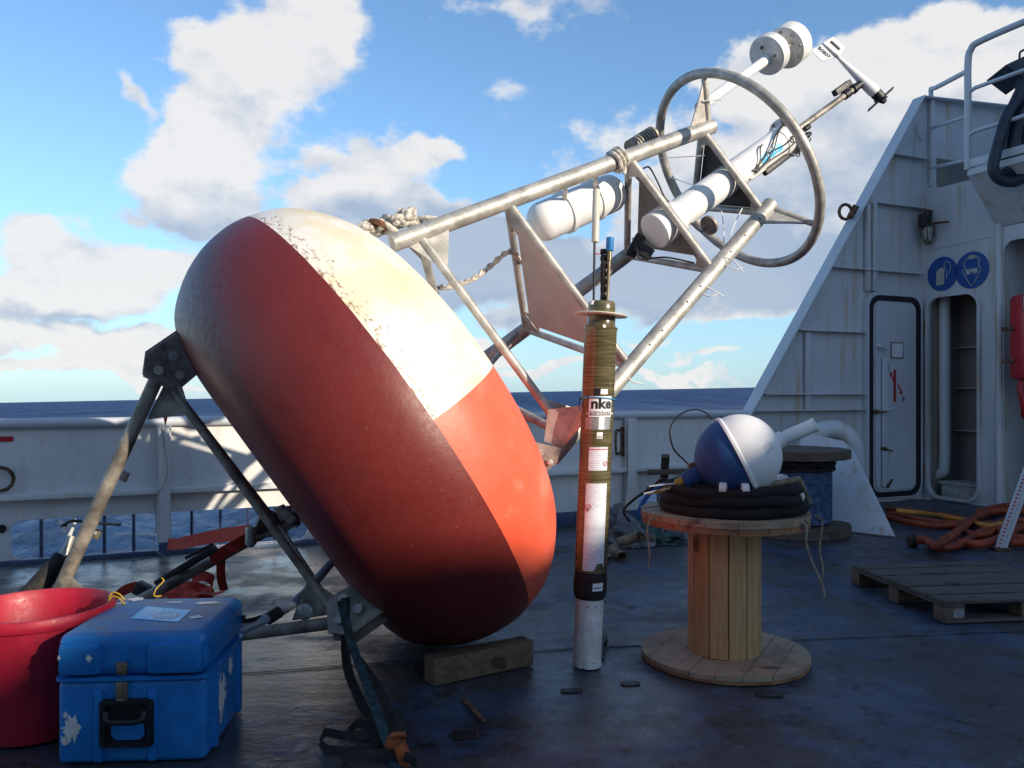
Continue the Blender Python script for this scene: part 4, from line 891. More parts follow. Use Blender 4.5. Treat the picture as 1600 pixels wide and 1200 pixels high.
# hoop and spokes
m=MB(); RCt=BCn+a*RL
m.tube([bl(RL,2*math.pi*k/96,RRG) for k in range(96)],.033,14,closed=True); m.build('guard_hoop','galv',by)
for k in range(3):
    ang=PH+k*2*math.pi/3; c=leg(k,2.96); ed=bl(RL,ang,RRG-.02)
    m=MB(); m.tube([c,ed],.022,12); m.build('hoop_spoke','galv',by)
    rad=(ed-c).normalized(); nrm=rad.cross(a).normalized()*.005
    q=[leg(k,2.78),c+rad*.02,ed,ed-rad*.12-a*.07]
    m=MB(); m.add([p-nrm for p in q]+[p+nrm for p in q],[(0,1,2,3),(7,6,5,4),(0,4,5,1),(1,5,6,2),(2,6,7,3),(3,7,4,0)]); m.build('spoke_plate','galv',by,smooth=False)
# transducer lug on the far side of the hoop
c=near_axis(1110,350); c=on_plane(1108,352,2.95)
m=MB(); m.lathe([(.075,-.01),(.075,.01)],c,(a-e2*.2).normalized(),20); m.build('lug_plate','galv_dark',by)
m=MB(); m.lathe([(.028,-.05),(.030,0),(.018,.0)],c,(-a).normalized(),16); m.build('lug_stub','galv',by)
# electronics tube on the axis
u0=on_plane(1022,362,2.185); u1=near_axis(1232,213); ta_=(u1-u0).normalized()
m=MB(); m.lathe([(.115,0.),(.122,.006),(.122,.20)],u0,ta_,36); m.build('battery_cap','white_plastic',by)
Lt=(u1-u0).length
m=MB(); m.lathe([(.098,.18),(.102,.20),(.102,Lt-.14),(.100,Lt-.135),(.107,Lt-.13),(.107,Lt-.02)],u0,ta_,36); et=m.build('electronics_tube','white_plastic',by)
m=MB(); m.lathe([(.145,0),(.145,.018)],u1-ta_*.03,ta_,40); fl=m.build('tube_flange','white_plastic',by)
m=MB(); eA=(V((0,0,1))-V((0,0,1)).dot(ta_)*ta_).normalized(); eB=ta_.cross(eA)
for k in range(8):
    t=R(45*k+20); m.lathe([(.013,-.012),(.013,.03)],u1-ta_*.03+.127*(math.cos(t)*eA+math.sin(t)*eB),ta_,8)
m.build('flange_bolts','galv_dark',fl)
# blue logo patch and digits on the tube, facing the camera side below
def tpt(f_,an,r=.1035): return u0+ta_*(Lt*f_)+r*(math.cos(an)*eA+math.sin(an)*eB)
vdir=(V((0,0,H))-u1); vdir=(vdir-vdir.dot(ta_)*ta_).normalized(); an0=math.atan2(vdir.dot(eB),vdir.dot(eA)); sg=1 if tpt(.8,an0+.3).z<tpt(.8,an0).z else -1
def tub_patch(f0,f1,b0,b1,mat,name,par,r=.0985):
    m=MB(); n=10; vs=[]; 
    for k in range(n+1): b=an0+sg*(b0+(b1-b0)*k/n); vs+=[tpt(f0,b,r),tpt(f1,b,r)]
    m.add(vs,[(2*k,2*k+2,2*k+3,2*k+1) for k in range(n)]); return m.build(name,mat,par)
bp=tub_patch(.70,.86,.0,.55,'sticker_blue','logo_patch',et,.1045)
m=MB(); m.tube([tpt(.78+.034*math.cos(q_*.5236),an0+sg*(.30+.30*math.sin(q_*.5236)),.1055) for q_ in range(12)],.004,5,closed=True); m.build('logo_ring','label_white',bp)
m=MB(); letters(m,'G',.08,lambda x,y:tpt(.93+x/Lt,an0+sg*(.30)+sg*(-y)/.108,.1095),.002,w=.04,h=.05); m.build('tube_lettering','label_black',et,smooth=False)
# black cables round the tube
for k,(f0,f1,b0,b1,bw_) in enumerate([(.62,.76,.45,-.55,.12),(.62,.98,.5,-1.0,.05),(.63,.985,.55,-.9,.18),(.63,.995,.7,-.05,-.2),(.64,.99,.8,.45,-.1)]):
    pts=[tpt(f0+(f1-f0)*t,an0+sg*(b0+(b1-b0)*(t**(1+bw_*2))+bw_*math.sin(t*6.3)),.112+.008*math.sin(3.1*t)) for t in [i/8 for i in range(9)]]
    m=MB(); m.tube(spl(pts,4),.005,6); m.build('sensor_cable','black_rubber',et)
m=MB(); m.bar(tpt(.70,an0+sg*1.15,.125),tpt(.88,an0+sg*1.05,.125),.045,.04,bev=.012); m.build('black_connector','black_rubber',et)
m=MB(); m.bar(tpt(.60,an0+sg*.95,.11),tpt(.72,an0+sg*1.0,.11),.012,.012,bev=.003); m.build('metal_clamp','galv',et)
m=MB(); m.tube(spl([tpt(.90,an0+sg*1.0,.12),tpt(.94,an0+sg*1.2,.17),tpt(.97,an0+sg*1.05,.13),tpt(1.0,an0+sg*1.1,.15),tpt(1.06,an0+sg*.95,.13)],5),.005,6); m.lathe([(.02,0),(.024,.05),(.012,.09)],tpt(1.02,an0+sg*.8,.10),ta_,10); m.lathe([(.02,0),(.02,.05)],tpt(1.02,an0+sg*.2,.13),ta_,10); m.build('plug_leads','black_rubber',et)
# pole and wind sensor
p0=near_axis(1250,200); p1=near_axis(1345,131)
m=MB(); m.tube([p0-ta_*.02,p1],.0235,16); m.build('wind_pole','galv_dark',by)
m=MB(); pd=(p1-p0).normalized(); L=(p1-p0).length; m.lathe([(.033,L*.72),(.033,L*.80)],p0,pd,18); m.lathe([(.036,L*.86),(.036,L*.90),(.030,L*.91),(.030,L)],p0,pd,18); m.box(p0+pd*L*.73+V((-.02,0,.055)),(.17,.05,.045),pd.to_track_quat('X','Z').to_matrix(),.006); m.build('pole_fittings','black_rubber',by)
Yw=p1.y
hub=px(1366,150,Yw); tail=px(1313,92,Yw)
wm=px(1352,134,Yw)
dirb=(px(1378,155,Yw)-px(1310,90,Yw)).normalized()
t0=px(1310,90,Yw)
Lb=(px(1368,146,Yw)-t0).length
m=MB(); m.lathe([(.012,-.0),(.016,.03),(.030,Lb*.5),(.042,Lb*.78),(.044,Lb*.92),(.040,Lb)],t0,dirb,20); m.tube([wm,p1-pd*.0],.026,14); m.build('anemometer_body','white_plastic',by)
m=MB(); m.lathe([(.043,0),(.040,.05),(.016,.10)],t0+dirb*Lb,dirb,20); nose=m.build('anemometer_nose','black_rubber',by)
pc=px(1376,155,Yw-.02); m=MB(); q=(px(1393,139,Yw)-px(1359,170,Yw)).normalized(); m.bar(pc-q*.125,pc+q*.125,.012,.034,up=V((0,-1,.3)),bev=.004); m.bar(pc-V((0,.09,0.02)),pc+V((0,.09,.02)),.012,.03,up=q,bev=.003); m.lathe([(.012,-.02),(.012,.03)],pc,dirb,10); m.build('propeller','black_rubber',by)
def quadplate(pts,Y,mat,name,th=.006):
    q=[px(u,v,Y) for u,v in pts]; n=len(q); m=MB(); m.add(q+[p+V((0,th,0)) for p in q],[tuple(range(n)),tuple(range(2*n-1,n-1,-1))]+[(i,(i+1)%n,(i+1)%n+n,i+n) for i in range(n)]); return m.build(name,mat,by,smooth=False)
fn_=quadplate([(1286,67),(1302,57),(1320,73),(1312,89),(1308,91)],Yw,'label_white','tail_fin'); fn2=quadplate([(1268,79),(1284,69),(1306,90),(1284,95)],Yw,'label_white','tail_fin')
m=MB(); m.tube([px(1285,67.5,Yw),t0+dirb*.02],[.006,.013],8); m.build('tail_boom','label_grey',by)
ud=V(((1303-1274),0,-(91-74))).normalized()
dT=V((22,0,-20)).normalized(); pT=V((20,0,22)).normalized()
cT=px(1288,82,Yw)-V((0,.002,0)); m=MB(); letters(m,'B0807',.05,lambda x,y:cT+dT*x+pT*y,.001,w=.115,h=.024); m.build('fin_lettering','label_black',fn2,smooth=False)
cT=px(1305,71,Yw)-V((0,.002,0)); m=MB(); m.add([cT+dT*x+pT*y for x,y in ((-.045,-.009),(.045,-.009),(.045,.009),(-.045,.009))],[(0,1,2,3)]); m.build('fin_strip','label_black',fn_,smooth=False)
# radiation / gps drums on a white mast
ma=near_axis(1050,196); k0=leg(0,2.96)+e1*.0
s0_=px(1100,162,leg(0,2.98).y+.05); s1_=px(1197,94,leg(0,2.98).y+.50)
m=MB(); m.tube([px(1092,168,s0_.y),s1_],.036,16); m.build('mast','white_plastic',by)
dm=(s1_-s0_).normalized(); dm=(dm+V((0,-.12,0))).normalized()
m=MB(); m.lathe([(.02,-.001),(.135,0),(.145,.006),(.145,.085),(.13,.09)],px(1197,88,s1_.y),dm,36); dr1=m.build('sensor_drum','off_white',by)
m=MB(); m.lathe([(.02,-.001),(.143,0),(.153,.006),(.153,.12),(.13,.15),(.05,.16)],px(1226,76,s1_.y+.02),dm,36); dr2=m.build('sensor_drum','off_white',by)
m=MB()
ee=dm.cross(V((0,0,1))).normalized(); ff=dm.cross(ee)
for x,y in ((.0,-.07),(.07,.02),(-.05,.05)): m.lathe([(.012,-.012),(.012,.002)],px(1197,88,s1_.y)+ee*x+ff*y,dm,8)
m.build('drum_bolts','galv_dark',dr1,kind='stuff')
m=MB()
for x,y in ((.10,-.07),(.13,.02),(.09,.09),(.02,-.12)): m.lathe([(.012,-.012),(.012,.002)],px(1226,76,s1_.y+.02)+ee*x+ff*y,dm,8)
m.tube(spl([px(1225,73,s1_.y-.05),px(1232,72,s1_.y-.08),px(1238,68,s1_.y-.04)],4),.007,6); m.build('drum_bolts','galv_dark',dr2,kind='stuff')
# pale barrel float under the upper tower leg
f0_=near_axis(838,349,leg(0,1.6)-e1*.25,a); 
L1=leg(0,1.45,-.0); Lend=leg(0,2.2)
yb=5.35; w0=px(849,346,yb); w1=px(952,303,yb+.22); wd=(w1-w0).normalized(); Lw=(w1-w0).length
rB=.128
prf=[(.02,-.10)]+[(rB*math.sin(R(t)),-.10*math.cos(R(t))) for t in range(20,91,14)]+[(rB,.0),(rB,Lw*.28),(rB+.012,Lw*.285),(rB+.012,Lw*.345),(rB,Lw*.35),(rB,Lw*.72),(rB+.010,Lw*.725),(rB+.010,Lw*.785),(rB,Lw*.79),(rB,Lw)]+[(rB*math.cos(R(t)),Lw+.10*math.sin(R(t))) for t in range(14,90,14)]+[(.01,Lw+.1)]
m=MB(); m.lathe(prf,w0,wd,36); m.build('flotation_capsule','white_plastic',by)
for ff_ in (.315,.755):
    c=w0+wd*Lw*ff_; m=MB(); m.tube([c,leg(0,1.375+.9*ff_*.6+.25)],.014,8); m.build('capsule_strap','galv',by)
# ribbed cylinder behind the upper leg
c0=px(985,232,5.75); c1=px(1022,209,5.85); dv=(c1-c0).normalized(); L=(c1-c0).length; prf=[]
for k in range(9): h=L*k/9; prf+=[(.060,h),(.060,h+L*.055),(.050,h+L*.056),(.050,h+L*.108)]
m=MB(); m.lathe(prf,c0,dv,24); m.build('ribbed_sensor','galv_dark',by)
m=MB(); m.tube(spl([px(1005,263,5.45),px(1015,262,5.4),px(1028,285,5.4),px(1040,310,5.42),px(1062,330,5.45),px(1083,352,5.5),px(1096,362,5.6),px(1104,355,5.7)],5),.006,6)
m.tube(spl([px(993,378,5.5),px(996,395,5.45),px(1003,405,5.45),px(1040,402,5.4),px(1085,411,5.3)],5),.006,6); m.build('tower_cable','black_rubber',by)
m=MB(); m.box(px(993,384,5.55),(.07,.06,.16),Matrix.Rotation(.5,3,'Y'),.01); m.box(px(1006,392,5.5),(.12,.06,.08),Matrix.Rotation(.6,3,'Y'),.01); m.build('cable_gland','black_rubber',by)
# cable ties
for pts in ([(1097,158,5.5),(1120,156,5.5),(1128,157,5.5)],[(1030,247,5.7),(1068,245,5.65),(1102,243,5.6)],[(1047,277,5.8),(1068,284,5.7),(1086,290,5.6)],[(1127,330,5.6),(1130,350,5.55),(1131,380,5.5)],[(1160,325,5.6),(1150,345,5.5),(1141,368,5.45)],
    [(1134,402,5.3),(1148,409,5.28),(1161,425,5.28)],[(1134,414,5.3),(1150,421,5.27),(1160,417,5.27)],[(1097,446,5.25),(1112,452,5.22),(1132,464,5.22)],[(1097,460,5.25),(1110,463,5.22),(1123,458,5.22)],[(977,582,4.92),(988,596,4.9),(1004,600,4.9)],[(972,240,5.45),(971,262,5.45),(968,272,5.45)]):
    m=MB(); m.tube(spl([px(*p) for p in pts],5),.0042,5); m.build('cable_tie','cable_tie',by)
# rope bundle on the hull shoulder and ropes
rb=thing('rope_bundle','knotted white and brown rope heaped on the hull beside the upper tower leg','rope',px(610,368,4.9))
for k in range(15):
    pts=[]; cx=572+k*5.2; cy=360-1.5*k+random.uniform(-5,4)
    for j in range(8): pts.append(px(cx+random.uniform(-14,16),cy+random.uniform(-10,11),4.90+random.uniform(-.07,.09)))
    m=MB(); m.tube(spl(pts,5),.0175,8); m.build('strand','rope_brown' if k in (1,4) else 'rope_white',rb)
m=MB(); m.tube(spl([px(640,352,4.9),px(655,342,4.9),px(672,341,4.88),px(700,345,4.95)],5),.016,8); m.build('strand','rope_white',rb)
m=MB(); p=spl([px(672,449,5.2),px(700,448,5.2),px(720,443,5.2),px(745,432,5.2),px(770,412,5.22),px(797,393,5.2),(leg(0,1.45)+leg(2,1.45))/2],8)
for s_ in (0,math.pi):
    m.tube([q+.010*V((math.cos(i*.9+s_),0,math.sin(i*.9+s_))) for i,q in enumerate(p)],.011,6)
m.build('tower_rope','rope_white',label='twisted white rope sagging between the hull and the lower tower frame',cat='rope')
m=MB(); c=leg(0,2.17); 
for q_ in range(3):
    cc_=c+a*.03*q_; m.tube([cc_+.066*(math.cos(t*.5236)*e1+math.sin(t*.5236)*e2) for t in range(12)],.014,7,closed=True)
m.tube(spl([px(972,254,5.28),px(976,262,5.27),px(975,272,5.27)],4),.014,7); m.build('rope_lashing','rope_white',label='turns of white rope lashed round the upper tower leg above the pale capsule',cat='rope')

# bridle below the hull
apex=V((-2.50,4.33,.06)); apex=near_axis(42,1034)
brk=[]
for k in range(3): brk.append(bl(-.704,R(22.9+120*k),.933))
names=[]
for k,(u,v) in enumerate(((278,560),(560,948),(452,806))):
    c=brk[k]; tow=(apex-c).normalized(); rad=(c-(BCn-a*.66)); rad=(rad-rad.dot(a)*a).normalized(); tn=a.cross(rad).normalized()
    # bolted plate
    q=[c+rad*.13+a*.10,c-rad*.11+a*.04,c-rad*.13-a*.10,c+rad*.03-a*.18,c+rad*.12-a*.10]
    m=MB(); 
    for o_ in (-.05,.035): m.add([p+tn*o_ for p in q]+[p+tn*(o_+.012) for p in q],[(0,1,2,3,4),(9,8,7,6,5)]+[(i,(i+1)%5,(i+1)%5+5,i+5) for i in range(5)])
    bk=m.build('hull_bracket','galv_dark',by,smooth=False)
    m=MB()
    sgv=-1 if (tn.y>0) else 1
    for rr_,aa_ in ((.04,.0),(-.06,-.03),(.02,-.10)): 
        cb=c+rad*rr_+a*aa_; m.lathe([(.026,-.075),(.026,-.062),(.016,-.061),(.016,.061),(.026,.062),(.026,.075)],cb,tn,6)
    m.build('bracket_bolt','galv',bk,smooth=False)
    st=c-a*.10; L_=(apex-st).length; en=st+(apex-st)*(.86 if k==0 else .90)
    m=MB(); m.tube([st,en],.036 if k==0 else .032,16); m.build('bridle_leg','galv_dark' if k else 'galv_dark',by)
for (i,j) in ((0,1),(1,2),(0,2)):
    A1=brk[i]+(apex-brk[i])*.07; B1=brk[j]+(apex-brk[j])*.07; m=MB(); m.tube([A1,B1],.022,14); m.build('bridle_brace','galv_dark',by)
    for P_,Q_ in ((A1,B1),(B1,A1)):
        dn=(Q_-P_).normalized(); dl=(apex-P_).normalized(); q=[P_-dl*.10,P_+dn*.22,P_+dl*.22]; nr=dn.cross(dl).normalized()*.006
        m=MB(); m.add([p-nr for p in q]+[p+nr for p in q],[(0,1,2),(5,4,3),(0,3,4,1),(1,4,5,2),(2,5,3,0)]); m.build('bridle_gusset','galv_dark',by,smooth=False)
# end gusset near the apex
L0=brk[0]; p_=L0+(apex-L0)*.80; q=[px(102,896,p_.y),px(138,927,p_.y-.05),px(150,945,p_.y-.05),px(60,945,p_.y),px(84,912,p_.y)]
nr=V((0,.012,0)); m=MB(); m.add(q+[x+nr for x in q],[(0,1,2,3,4),(9,8,7,6,5)]+[(i,(i+1)%5,(i+1)%5+5,i+5) for i in range(5)]); m.build('end_gusset','galv_dark',by,smooth=False)
for (u,v) in ((190,742),(147,832)):
    m=MB(); pp=px(u,v,px(u,v,1).y*4.72); m.box(px(u,v,4.60),(.075,.02,.055),Matrix.Rotation(.45,3,'Y'),.003); lugp=m.build('side_lug','galv_dark',by); m=MB(); m.lathe([(.010,0),(.010,.004)],px(u+2,v+1,4.585),(0,-1,0),10); m.build('lug_hole','sign_pale',lugp)
m=MB(); m.lathe([(.035,0),(.04,.008),(.03,.016),(.01,.02)],px(477,956,brk[1].y-.12),(0,-1,.1),20); m.build('anode_disc','galv_lamp',by)
m=MB(); m.tube([px(448,812,5.0),px(468,795,5.02)],.03,10); m.box(px(452,806,4.98),(.09,.08,.06),Matrix.Rotation(.7,3,'Y'),.008); m.box(px(441,801,5.0),(.05,.06,.09),Matrix.Rotation(-.4,3,'Y'),.008); m.build('shackle','galv_dark',by)
m=MB(); m.lathe([(.035,0),(.035,.10),(.02,.12)],px(392,825,5.2),V((.1,-.4,-1)).normalized(),14); m.build('sacrificial_anode','galv_lamp',by)
# current meter lashed to the bridle leg
cm=thing('current_meter','slim grey current meter with white fins lashed beside the lowest bridle leg','instrument',px(60,930,4.45))
m=MB(); A1=px(100,872,4.50); B1=px(18,962,4.3); m.tube([A1,B1],.055,18); m.build('body','dark_strap',cm)
m=MB(); m.tube([px(112,838,4.55),A1],[.018,.030],14); m.build('stem','galv',cm)
m=MB()
for pts in (((113,806),(119,813),(108,846),(103,838)),((94,820),(104,815),(106,830),(100,834)),((90,818),(92,812),(106,818),(104,824))):
    q=[px(u,v,4.55) for u,v in pts]; m.add(q+[x+V((0,.008,0)) for x in q],[(0,1,2,3),(7,6,5,4),(0,4,5,1),(1,5,6,2),(2,6,7,3),(3,7,4,0)])
m.build('fins','white_plastic',cm,smooth=False)
m=MB(); m.tube(spl([px(96,822,4.5),px(112,814,4.48),px(135,816,4.5),px(160,818,4.52),px(188,820,4.5)],5),.008,6); m.build('rod','black_rubber',cm)
m=MB(); 
for k in range(3): m.tube(spl([px(100,872+5*k,4.42),px(108,868+6*k,4.4),px(116,880+4*k,4.42),px(108,888+3*k,4.5),px(98,880+4*k,4.5),px(100,872+5*k,4.42)],4),.006,6)
m.tube(spl([px(94,888,4.4),px(104,900,4.4),px(112,915,4.4),px(120,925,4.4)],4),.006,6)
m.build('black_lashing','black_rubber',label='black cord knotted round the lowest bridle leg above the red bucket',cat='cord')

# ------------------------------------------------------------------ wooden block
A1=floor(678,1073); B1=floor(834,1039); dv=(B1-A1).normalized(); nv=V((-dv.y,dv.x,0)); L=(B1-A1).length
m=MB(); Mb=Matrix((dv,nv,V((0,0,1)))).transposed(); m.box((A1+B1)/2+nv*.055+V((0,0,.068)),(L,.11,.136),Mb,.008)
ob=m.build('timber_block','block_wood',label='dark squared timber chock lying under the front edge of the buoy',cat='timber block')

# ------------------------------------------------------------------ pallet
PA=V((2.66,6.5,0)); pe=V((.993,.12,0)); pf_=V((.12,-.993,0)); Mp=Matrix((pe,-pf_,V((0,0,1)))).transposed()
pal=thing('pallet','weathered grey wooden pallet lying flat on the deck at the right','pallet',PA)
def pb(x0,x1,y0,y1,z0,z1,name,mat='grey_wood',rz=0):
    m=MB(); c=PA+pe*((x0+x1)/2)+pf_*((y0+y1)/2)+V((0,0,(z0+z1)/2)); m.box(c,(x1-x0,y1-y0,z1-z0),Mp@Matrix.Rotation(rz,3,'Z'),.003); return m.build(name,mat,pal)
y=0
for k,(w,g_) in enumerate(((.145,.035),(.20,.03),(.30,.045),(.20,.045),(.155,0))):
    pb(-.0,1.22,y,y+w,.122+random.uniform(-.001,.001),.144,'plank','grey_wood',random.uniform(-.004,.004)); y+=w+g_
W=y
for x in (0,.54,1.08): pb(x,x+.14,.0,W,.100,.121,'stringer_board','grey_wood')
for x in (0,.54,1.08):
    for yy_ in (0.0,W/2-.06,W-.12): b_=pb(x,x+.14,yy_,yy_+.12,.022,.099,'block','block_wood')
for yy_ in (0.0,W/2-.06,W-.12): pb(0,1.22,yy_,yy_+.12,.0,.021,'bottom_board','grey_wood')
m=MB(); c=PA+pe*.095+pf_*(W+.001)+V((0,0,.06)); m.box(c,(.07,.002,.05),Mp); m.build('paper_tag','label_grey',pal)

# ------------------------------------------------------------------ orange hoses
oh=thing('orange_hoses','tangled heap of thick orange fire hoses on the deck below the door and locker','hoses',floor(1490,830))
def fl2(u,v,z): return floor(u,v,z)
HP=[([(1385,795),(1430,800),(1480,806),(1520,812),(1560,800),(1610,800)],.045,'orange_hose',.04),
 ([(1385,808),(1430,818),(1480,822),(1515,815),(1550,795),(1590,792),(1640,800)],.05,'orange_hose',.05),
 ([(1400,798),(1450,803),(1510,814),(1545,822),(1580,815),(1630,812)],.04,'amber_hose',.06),
 ([(1432,842),(1450,846),(1462,852),(1490,835),(1525,808),(1560,798),(1600,800)],.055,'orange_hose',.10),
 ([(1452,848),(1470,856),(1500,850),(1530,832),(1555,822),(1575,812),(1610,818)],.05,'orange_hose',.05),
 ([(1498,848),(1530,850),(1560,842),(1590,826),(1640,815)],.055,'orange_hose',.06),
 ([(1500,824),(1515,834),(1540,836),(1560,825),(1575,838),(1640,843)],.05,'orange_hose',.05),
 ([(1575,848),(1620,846),(1650,840)],.055,'orange_hose',.055),
 ([(1390,802),(1440,812),(1500,818),(1540,818),(1600,822),(1640,830)],.04,'orange_hose',.04),
 ([(1530,800),(1560,792),(1585,790),(1605,795),(1640,790)],.05,'orange_hose',.10)]
for k,(pts,r,mt,z) in enumerate(HP):
    m=MB(); m.tube(spl([fl2(u,v,z*.9+.012*math.sin(i*2+k)) for i,(u,v) in enumerate(pts)],6),r*.74,12); m.build('hose','' or mt,oh)
m=MB(); p=floor(1424,846,.05); m.lathe([(.05,-.03),(.06,-.02),(.06,.04),(.045,.05)],p,V((1,-.1,0)).normalized(),16); m.build('coupling','blister_bronze',oh)
# striped pole
sp2=thing('marked_pole','leaning pale measuring pole with rows of small red marks at the right edge','pole',floor(1565,858))
pa_=floor(1563,858,.01); pb_=V((5.52,8.0,2.2)); m=MB()
for s_ in (-.035,.035): m.bar(pa_+V((s_,0,0)),pb_+V((s_,0,0)),.035,.03,up=V((0,-1,0)),bev=.004)
m.bar(pa_,pb_,.05,.006,up=V((0,-1,0))); m.build('shaft','rail_paint',sp2)
m=MB()
for k in range(60):
    p=pa_.lerp(pb_,.01+k/62); m.box(p+V((-.035,-.0205,0)),(.020,.004,.014),None); 
m.build('red_marks','label_red',sp2,kind='stuff')
m=MB(); m.box(pa_+V((0,0,.0)),(.14,.10,.03),None,.006); m.build('shoe','rusty_steel',sp2)

# ------------------------------------------------------------------ red bucket
BK=V((-2.13,3.71,0)); 
bk=thing('red_bucket','big red plastic tub with thick rolled rim at the left edge beside the blue case','bucket',BK)
m=MB(); hR=.548
m.lathe([(.0,.0),(.225,.0),(.24,.01),(.262,.20),(.285,.40),(.300,hR-.055),(.316,hR-.052),(.322,hR-.04),(.322,hR-.008),(.316,hR),(.306,hR),(.300,hR-.01),(.290,hR-.05),(.272,.36),(.25,.15),(.232,.022),(0,.02)],BK,(0,0,1),64); m.build('tub','red_plastic',bk)
for (t,) in ((.55,),(.30,)):
    p=BK+V((.315*math.cos(t),.315*math.sin(t),hR)); m=MB(); m.tube(spl([p+V((-.03,0,-.12)),p+V((-.025,0,-.02)),p+V((-.005,0,.012)),p+V((.03,-.01,.006)),p+V((.06,-.02,-.02))],5),.0035,6); m.build('wire_tie','yellow_cord',label='short yellow wire hooked over the red tub rim, '+('further back' if t>.4 else 'nearer the blue case'),cat='wire')

# ------------------------------------------------------------------ blue case
CE=V((.9975,.07,0)); CG=V((-.07,.9975,0)); CF=V((-1.825,3.32,0)); Mc=Matrix((CE,CG,V((0,0,1)))).transposed()
def cs(x,y,z): return CF+CE*x+CG*y+V((0,0,z))
bc=thing('blue_case','scuffed blue fibreglass transport case with a round sticker on its lid','case',cs(.29,.3,0))
def case_block(x0,x1,y0,y1,z0,z1,bev,mat,name,seg=4):
    bm=bmesh.new(); bmesh.ops.create_cube(bm,size=1)
    for v in bm.verts: v.co=V((v.co.x*(x1-x0),v.co.y*(y1-y0),v.co.z*(z1-z0)))
    bmesh.ops.bevel(bm,geom=bm.edges[:],offset=bev,segments=seg,affect='EDGES',profile=.5); bm.verts.index_update()
    m=MB(); c=cs((x0+x1)/2,(y0+y1)/2,(z0+z1)/2); m.add([c+Mc@v.co for v in bm.verts],[[v.index for v in f.verts] for f in bm.faces]); bm.free()
    return m.build(name,mat,bc)
case_block(0,.585,0,.60,.0,.340,.028,'case_blue','lower_shell')
case_block(-.004,.589,-.004,.604,.350,.525,.045,'case_blue','lid',5)
m=MB()
for z in (.338,): 
    loop=rr(-.010,-.010,.595,.610,.035,5); inner=rr(.02,.02,.565,.58,.03,5); m.band(loop,inner,lambda x,y,o:cs(x,y,z+o),.014)
m.build('seam_flange','case_blue',bc)
# vertical ribs moulded on the lower shell, buttresses on the lid
for x0,x1 in ((.09,.155),(.38,.585)): pass
for (x,w) in ((.165,.035),(.375,.035)):
    m=MB(); m.bar(cs(x,.0,.012),cs(x,.0,.30),.03,w,up=CE,bev=.010); m.build('moulded_rib','case_blue',bc)
for (x0,x1) in ((.01,.175),(.355,.575)):
    m=MB(); c=cs((x0+x1)/2,.015,.425); m.box(c,(x1-x0,.075,.125),Mc,.022); m.build('lid_buttress','case_blue',bc)
for y_ in (.12,.50):
    m=MB(); m.bar(cs(.585,y_,.012),cs(.585,y_,.33),.03,.045,up=CG,bev=.010); m.build('moulded_rib','case_blue',bc)
# latch
m=MB(); m.box(cs(.262,-.022,.392),(.040,.016,.05),Mc,.004); m.box(cs(.262,-.030,.385),(.028,.012,.018),Mc,.003); m.build('latch','bronze',bc)
m=MB(); m.box(cs(.262,-.022,.300),(.044,.018,.075),Mc,.004); m.tube([cs(.248,-.036,.27),cs(.276,-.036,.27)],.006,8); m.tube([cs(.262,-.036,.275),cs(.262,-.038,.325)],.007,8); m.build('latch','bronze',bc)
# handle pocket
m=MB(); m.band(rr(.175,.075,.385,.265,.018,4),rr(.195,.095,.365,.245,.012,4),lambda x,y,o:cs(x,-.024+o,y),.03); m.plate(rr(.185,.085,.375,.255,.012,3),[],lambda x,y,o:cs(x,-.006+o,y),.004); hp=m.build('handle_pocket','black_rubber',bc,smooth=False)
m=MB(); m.plate(rr(.215,.10,.345,.175,.03,5),[],lambda x,y,o:cs(x,-.010+o,y),.003); m.build('pocket_back','case_blue',hp,smooth=False)
m=MB(); m.tube(spl([cs(.205,-.03,.22),cs(.215,-.045,.19),cs(.28,-.05,.185),cs(.345,-.045,.19),cs(.355,-.03,.22)],5),.011,10); m.build('handle','black_rubber',hp)
# lid sticker
zt=.5265
def onz(u,v,z=zt): return floor(u,v,z)
q=[onz(204,966.5),onz(229,947.5),onz(299,953.5),onz(278,972)]
m=MB(); m.add(q+[p+V((0,0,.0012)) for p in q],[(3,2,1,0),(4,5,6,7),(0,1,5,4),(1,2,6,5),(2,3,7,6),(3,0,4,7)]); stk=m.build('sticker','sticker_blue',bc,smooth=False)
c=onz(260,962.5); U_=(q[2]-q[1]).normalized(); W_=V((-U_.y,U_.x,0)); r=.052
m=MB(); m.plate([(r*math.cos(k*.2618),r*math.sin(k*.2618)) for k in range(24)],[],lambda x,y,o:c+U_*x*1.12+W_*y+V((0,0,.0016+o)),.0008); em=m.build('round_emblem','label_white',stk,smooth=False)
m=MB(); m.band([(r*.9*math.cos(k*.2618),r*.9*math.sin(k*.2618)) for k in range(24)],[(r*.84*math.cos(k*.2618),r*.84*math.sin(k*.2618)) for k in range(24)],lambda x,y,o:c+U_*x*1.12+W_*y+V((0,0,.0028+o)),.0006); m.build('emblem_ring','debris_grey',em,smooth=False)
m=MB(); m.band([(r*.55*math.cos(k*.2618),r*.55*math.sin(k*.2618)) for k in range(20)],[(r*.40*math.cos(k*.2618),r*.40*math.sin(k*.2618)) for k in range(20)],lambda x,y,o:c+U_*x*1.12+W_*y+V((0,0,.0028+o)),.0006)
m.bar(c+U_*-.04+W_*.01+V((0,0,.003)),c+U_*.03+W_*.022+V((0,0,.003)),.006,.001); m.bar(c+U_*-.03+W_*-.02+V((0,0,.003)),c+U_*.01+W_*-.01+V((0,0,.003)),.006,.001); m.build('emblem_print','sticker_blue',em,smooth=False)
m=MB()
for k in range(5): s_=q[0].lerp(q[3],.12+.065*k); e_=q[1].lerp(q[2],.12+.065*k); m.bar(s_.lerp(e_,.1+.05*k)+V((0,0,.0016)),s_.lerp(e_,.92-.03*(k%2))+V((0,0,.0016)),.0035 if k<4 else .005,.001)
